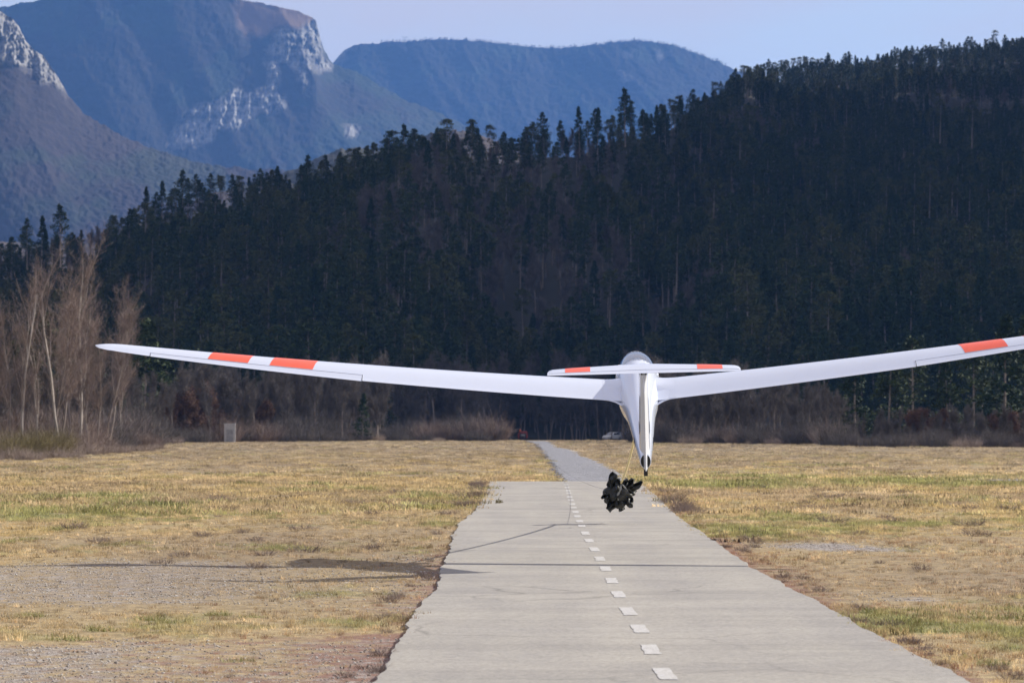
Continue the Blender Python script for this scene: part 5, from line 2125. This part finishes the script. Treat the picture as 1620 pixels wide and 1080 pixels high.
def car(loc, rot, mat, label, s=1.0):
    c = empty('parked_car', loc, rot)
    c.scale = (s, s, s)
    tag(c, label, 'car')

    def ring(hw, zt, zb=.22):
        return [(-hw, zb + .08), (-hw, zt - .12), (-hw * .93, zt - .02), (-hw * .6, zt), (hw * .6, zt), (hw * .93, zt - .02), (hw, zt - .12), (hw, zb + .08), (hw * .85, zb), (-hw * .85, zb)]
    body = loft_x([(-1.98, ring(.62, .62)), (-1.88, ring(.76, .74)), (-1.4, ring(.83, .86)), (-.8, ring(.85, .95)), (0, ring(.86, .98)), (1.0, ring(.86, 1.0)), (1.6, ring(.84, 1.0)), (1.85, ring(.80, .95)), (1.93, ring(.7, .8))], 'body', mat, c)

    def cab(hw, z0, z1):
        return [(-hw, z0), (-hw * .84, z1 - .06), (-hw * .76, z1), (hw * .76, z1), (hw * .84, z1 - .06), (hw, z0)]
    loft_x([(-.95, cab(.78, .92, .96)), (-.25, cab(.79, .93, 1.40)), (.3, cab(.79, .93, 1.46)), (1.0, cab(.79, .93, 1.43)), (1.55, cab(.76, .93, 1.28)), (1.82, cab(.74, .92, .98))], 'cabin', mat, c)
    for sd in (-1, 1):
        V = [(-.62, sd * .795, 1.0), (.25, sd * .805, 1.0), (.25, sd * .70, 1.36), (-.18, sd * .70, 1.33)]
        obj('window', mesh_from('window', V, [(0, 1, 2, 3) if sd < 0 else (3, 2, 1, 0)], (M['carglass'],)), c)
        V = [(.33, sd * .805, 1.0), (1.42, sd * .79, 1.0), (1.15, sd * .70, 1.33), (.33, sd * .70, 1.36)]
        obj('window', mesh_from('window', V, [(0, 1, 2, 3) if sd < 0 else (3, 2, 1, 0)], (M['carglass'],)), c)
        obj('headlight', mesh_from('headlight', [(-1.90, sd * .45, .60), (-1.84, sd * .72, .60), (-1.78, sd * .72, .74), (-1.86, sd * .45, .74)], [(0, 1, 2, 3)], (M['rim'],)), c)
        for x in (-1.28, 1.28):
            wh = MB().wheel((x, sd * .78, .31), .31, .2, axis='y').build('wheel', M['tyre'], c, True)
            MB().wheel((x, sd * .83, .31), .19, .12, 12, axis='y').build('rim', M['rim'], wh, True)
    obj('windscreen', mesh_from('windscreen', [(-.93, -.66, 1.0), (-.93, .66, 1.0), (-.30, .58, 1.375), (-.30, -.58, 1.375)], [(0, 1, 2, 3)], (M['carglass'],)), c)
    obj('rear_window', mesh_from('rear_window', [(1.80, -.6, 1.04), (1.80, .6, 1.04), (1.60, .55, 1.26), (1.60, -.55, 1.26)], [(0, 1, 2, 3)], (M['carglass'],)), c)
    return c


cp = W(968, 698.4, 640)
car((cp.x, 640, gz1(cp.x, 640)), math.radians(52), M['carwhite'], 'small white hatchback parked nose left in front of the dark trees')
cp = W(987, 698.2, 646)
car((cp.x, 646, gz1(cp.x, 646)), math.radians(46), M['cardark'], 'dark car parked just right of the white hatchback in the shade')

wz = gz1(WP.x, 600)
wi = empty('cable_winch', (WP.x, 600, wz), math.radians(0))
tag(wi, 'dark red cable winch truck with an orange beacon at the end of the gravel track', 'winch')
MB().box((0, .9, .95), (1.70, 2.4, .85), bev=.12).build('body', M['winred'], wi)
MB().box((.05, .3, 1.52), (1.45, 1.2, .42), bev=.14).build('cab', M['winred'], wi)
MB().box((.0, -.33, .98), (1.05, .05, .72), bev=.02).build('drum_shade_plate', M['black'], wi)  # solid black plate painting the shade inside the drum housing
MB().tube([(-.4, -.40, .95), (.4, -.40, .95)], .30, 14).build('cable_drum', M['steel'], wi, True)
MB().tube([(-.42, -.2, 1.70), (-.42, -.2, 1.88), (-.42, -.2, 2.02)], [.17, .17, .10], 10).build('beacon', M['beacon'], wi, True)
for sx in (-1, 1):
    for yy in (.1, 1.7):
        MB().wheel((sx * .68, yy, .36), .36, .26).build('wheel', M['tyre'], wi, True)

# spoil heap and pale verge left of the winch
for (px, Z, rx, ry, h, lab) in ((645, 452, 5.5, 6, 1.05, 'larger pale soil heap at the foot of the trees left of the track'),
                                (712, 458, 4.0, 5, .70, 'smaller soil heap beside the gravel track in front of the trees')):
    X = (px - CX) / FPX * Z
    V, F = [], []
    nu, nv = 40, 14
    for i in range(nv + 1):
        for j in range(nu):
            b = 2 * math.pi * j / nu
            r = i / nv
            x, y = math.cos(b) * rx * r, math.sin(b) * ry * r
            z = h * (1 - r * r) * (.65 + .7 * float(vnoise(np.array([x * .8 + 50]), np.array([y * .8 + 50]), 3)[0])) - .12
            V.append((X + x, Z + y, z))
    for i in range(nv):
        for j in range(nu):
            k = (j + 1) % nu
            F.append((i * nu + j, (i + 1) * nu + j, (i + 1) * nu + k, i * nu + k))
    tag(obj('soil_heap', mesh_from('soil_heap', V, F, (M['dirt'],), True)), lab, 'heap')

# pylon on the far ridge
i0 = int(np.argmin(np.abs(ridge_cols - 641)))
rp = ridge_top[i0]
py = empty('electricity_pylon', (float(rp[0]), float(rp[1]) + 5, float(rp[2]) - 2))
tag(py, 'tiny electricity pylon on the crest of the far blue ridge', 'pylon')
mb = MB()
for sx in (-1, 1):
    mb.tube([(sx * 2.4, 0, 0), (sx * 1.0, 0, 9)], .45, 4)
    mb.tube([(sx * 1.0, 0, 9), (sx * 4.2, 0, 17)], .40, 4)
mb.tube([(-2.0, 0, 3), (1.2, 0, 8)], .25, 4)
mb.tube([(2.0, 0, 3), (-1.2, 0, 8)], .25, 4)
mb.build('mast', M['pylon'], py)
MB().tube([(-8, 0, 15.5), (8, 0, 15.5)], .45, 4).build('crossarm', M['pylon'], py)

# trees on the crest of the far ridge, too many and small to count
R = np.random.RandomState(3)
P, K, S = [], [], []
for i in range(520):
    px = R.uniform(600, 1150)
    j = int(np.argmin(np.abs(ridge_cols - px)))
    p = ridge_top[j]
    P.append((float(p[0]) + R.uniform(-2, 2), float(p[1]) + R.uniform(0, 20), float(p[2]) - 1.5))
    K.append(0); S.append(R.uniform(.45, .85))
scatter('ridge_woodland', 'fuzzy line of bare trees on the crest of the far ridge', P, K, S, R.uniform(0, 6, len(P)), {0: BSRC[0]})

# ------------------------------------------------------------------ the air
hzm = bpy.data.materials.new('blue_haze')
hzm.use_nodes = True
hn, hl = hzm.node_tree.nodes, hzm.node_tree.links
hn.clear()
ho = hn.new('ShaderNodeOutputMaterial')
hv = hn.new('ShaderNodeVolumePrincipled')
hv.inputs['Color'].default_value = (.16, .40, 1.0, 1)
hv.inputs['Density'].default_value = 5.0e-5
hv.inputs['Anisotropy'].default_value = .2
hl.new(hv.outputs['Volume'], ho.inputs['Volume'])
mb = MB().box((0, 6100, 641), (30000, 13600, 1300))
hb = mb.build('haze', hzm)
tag(hb, 'blue haze filling the valley', kind='stuff')
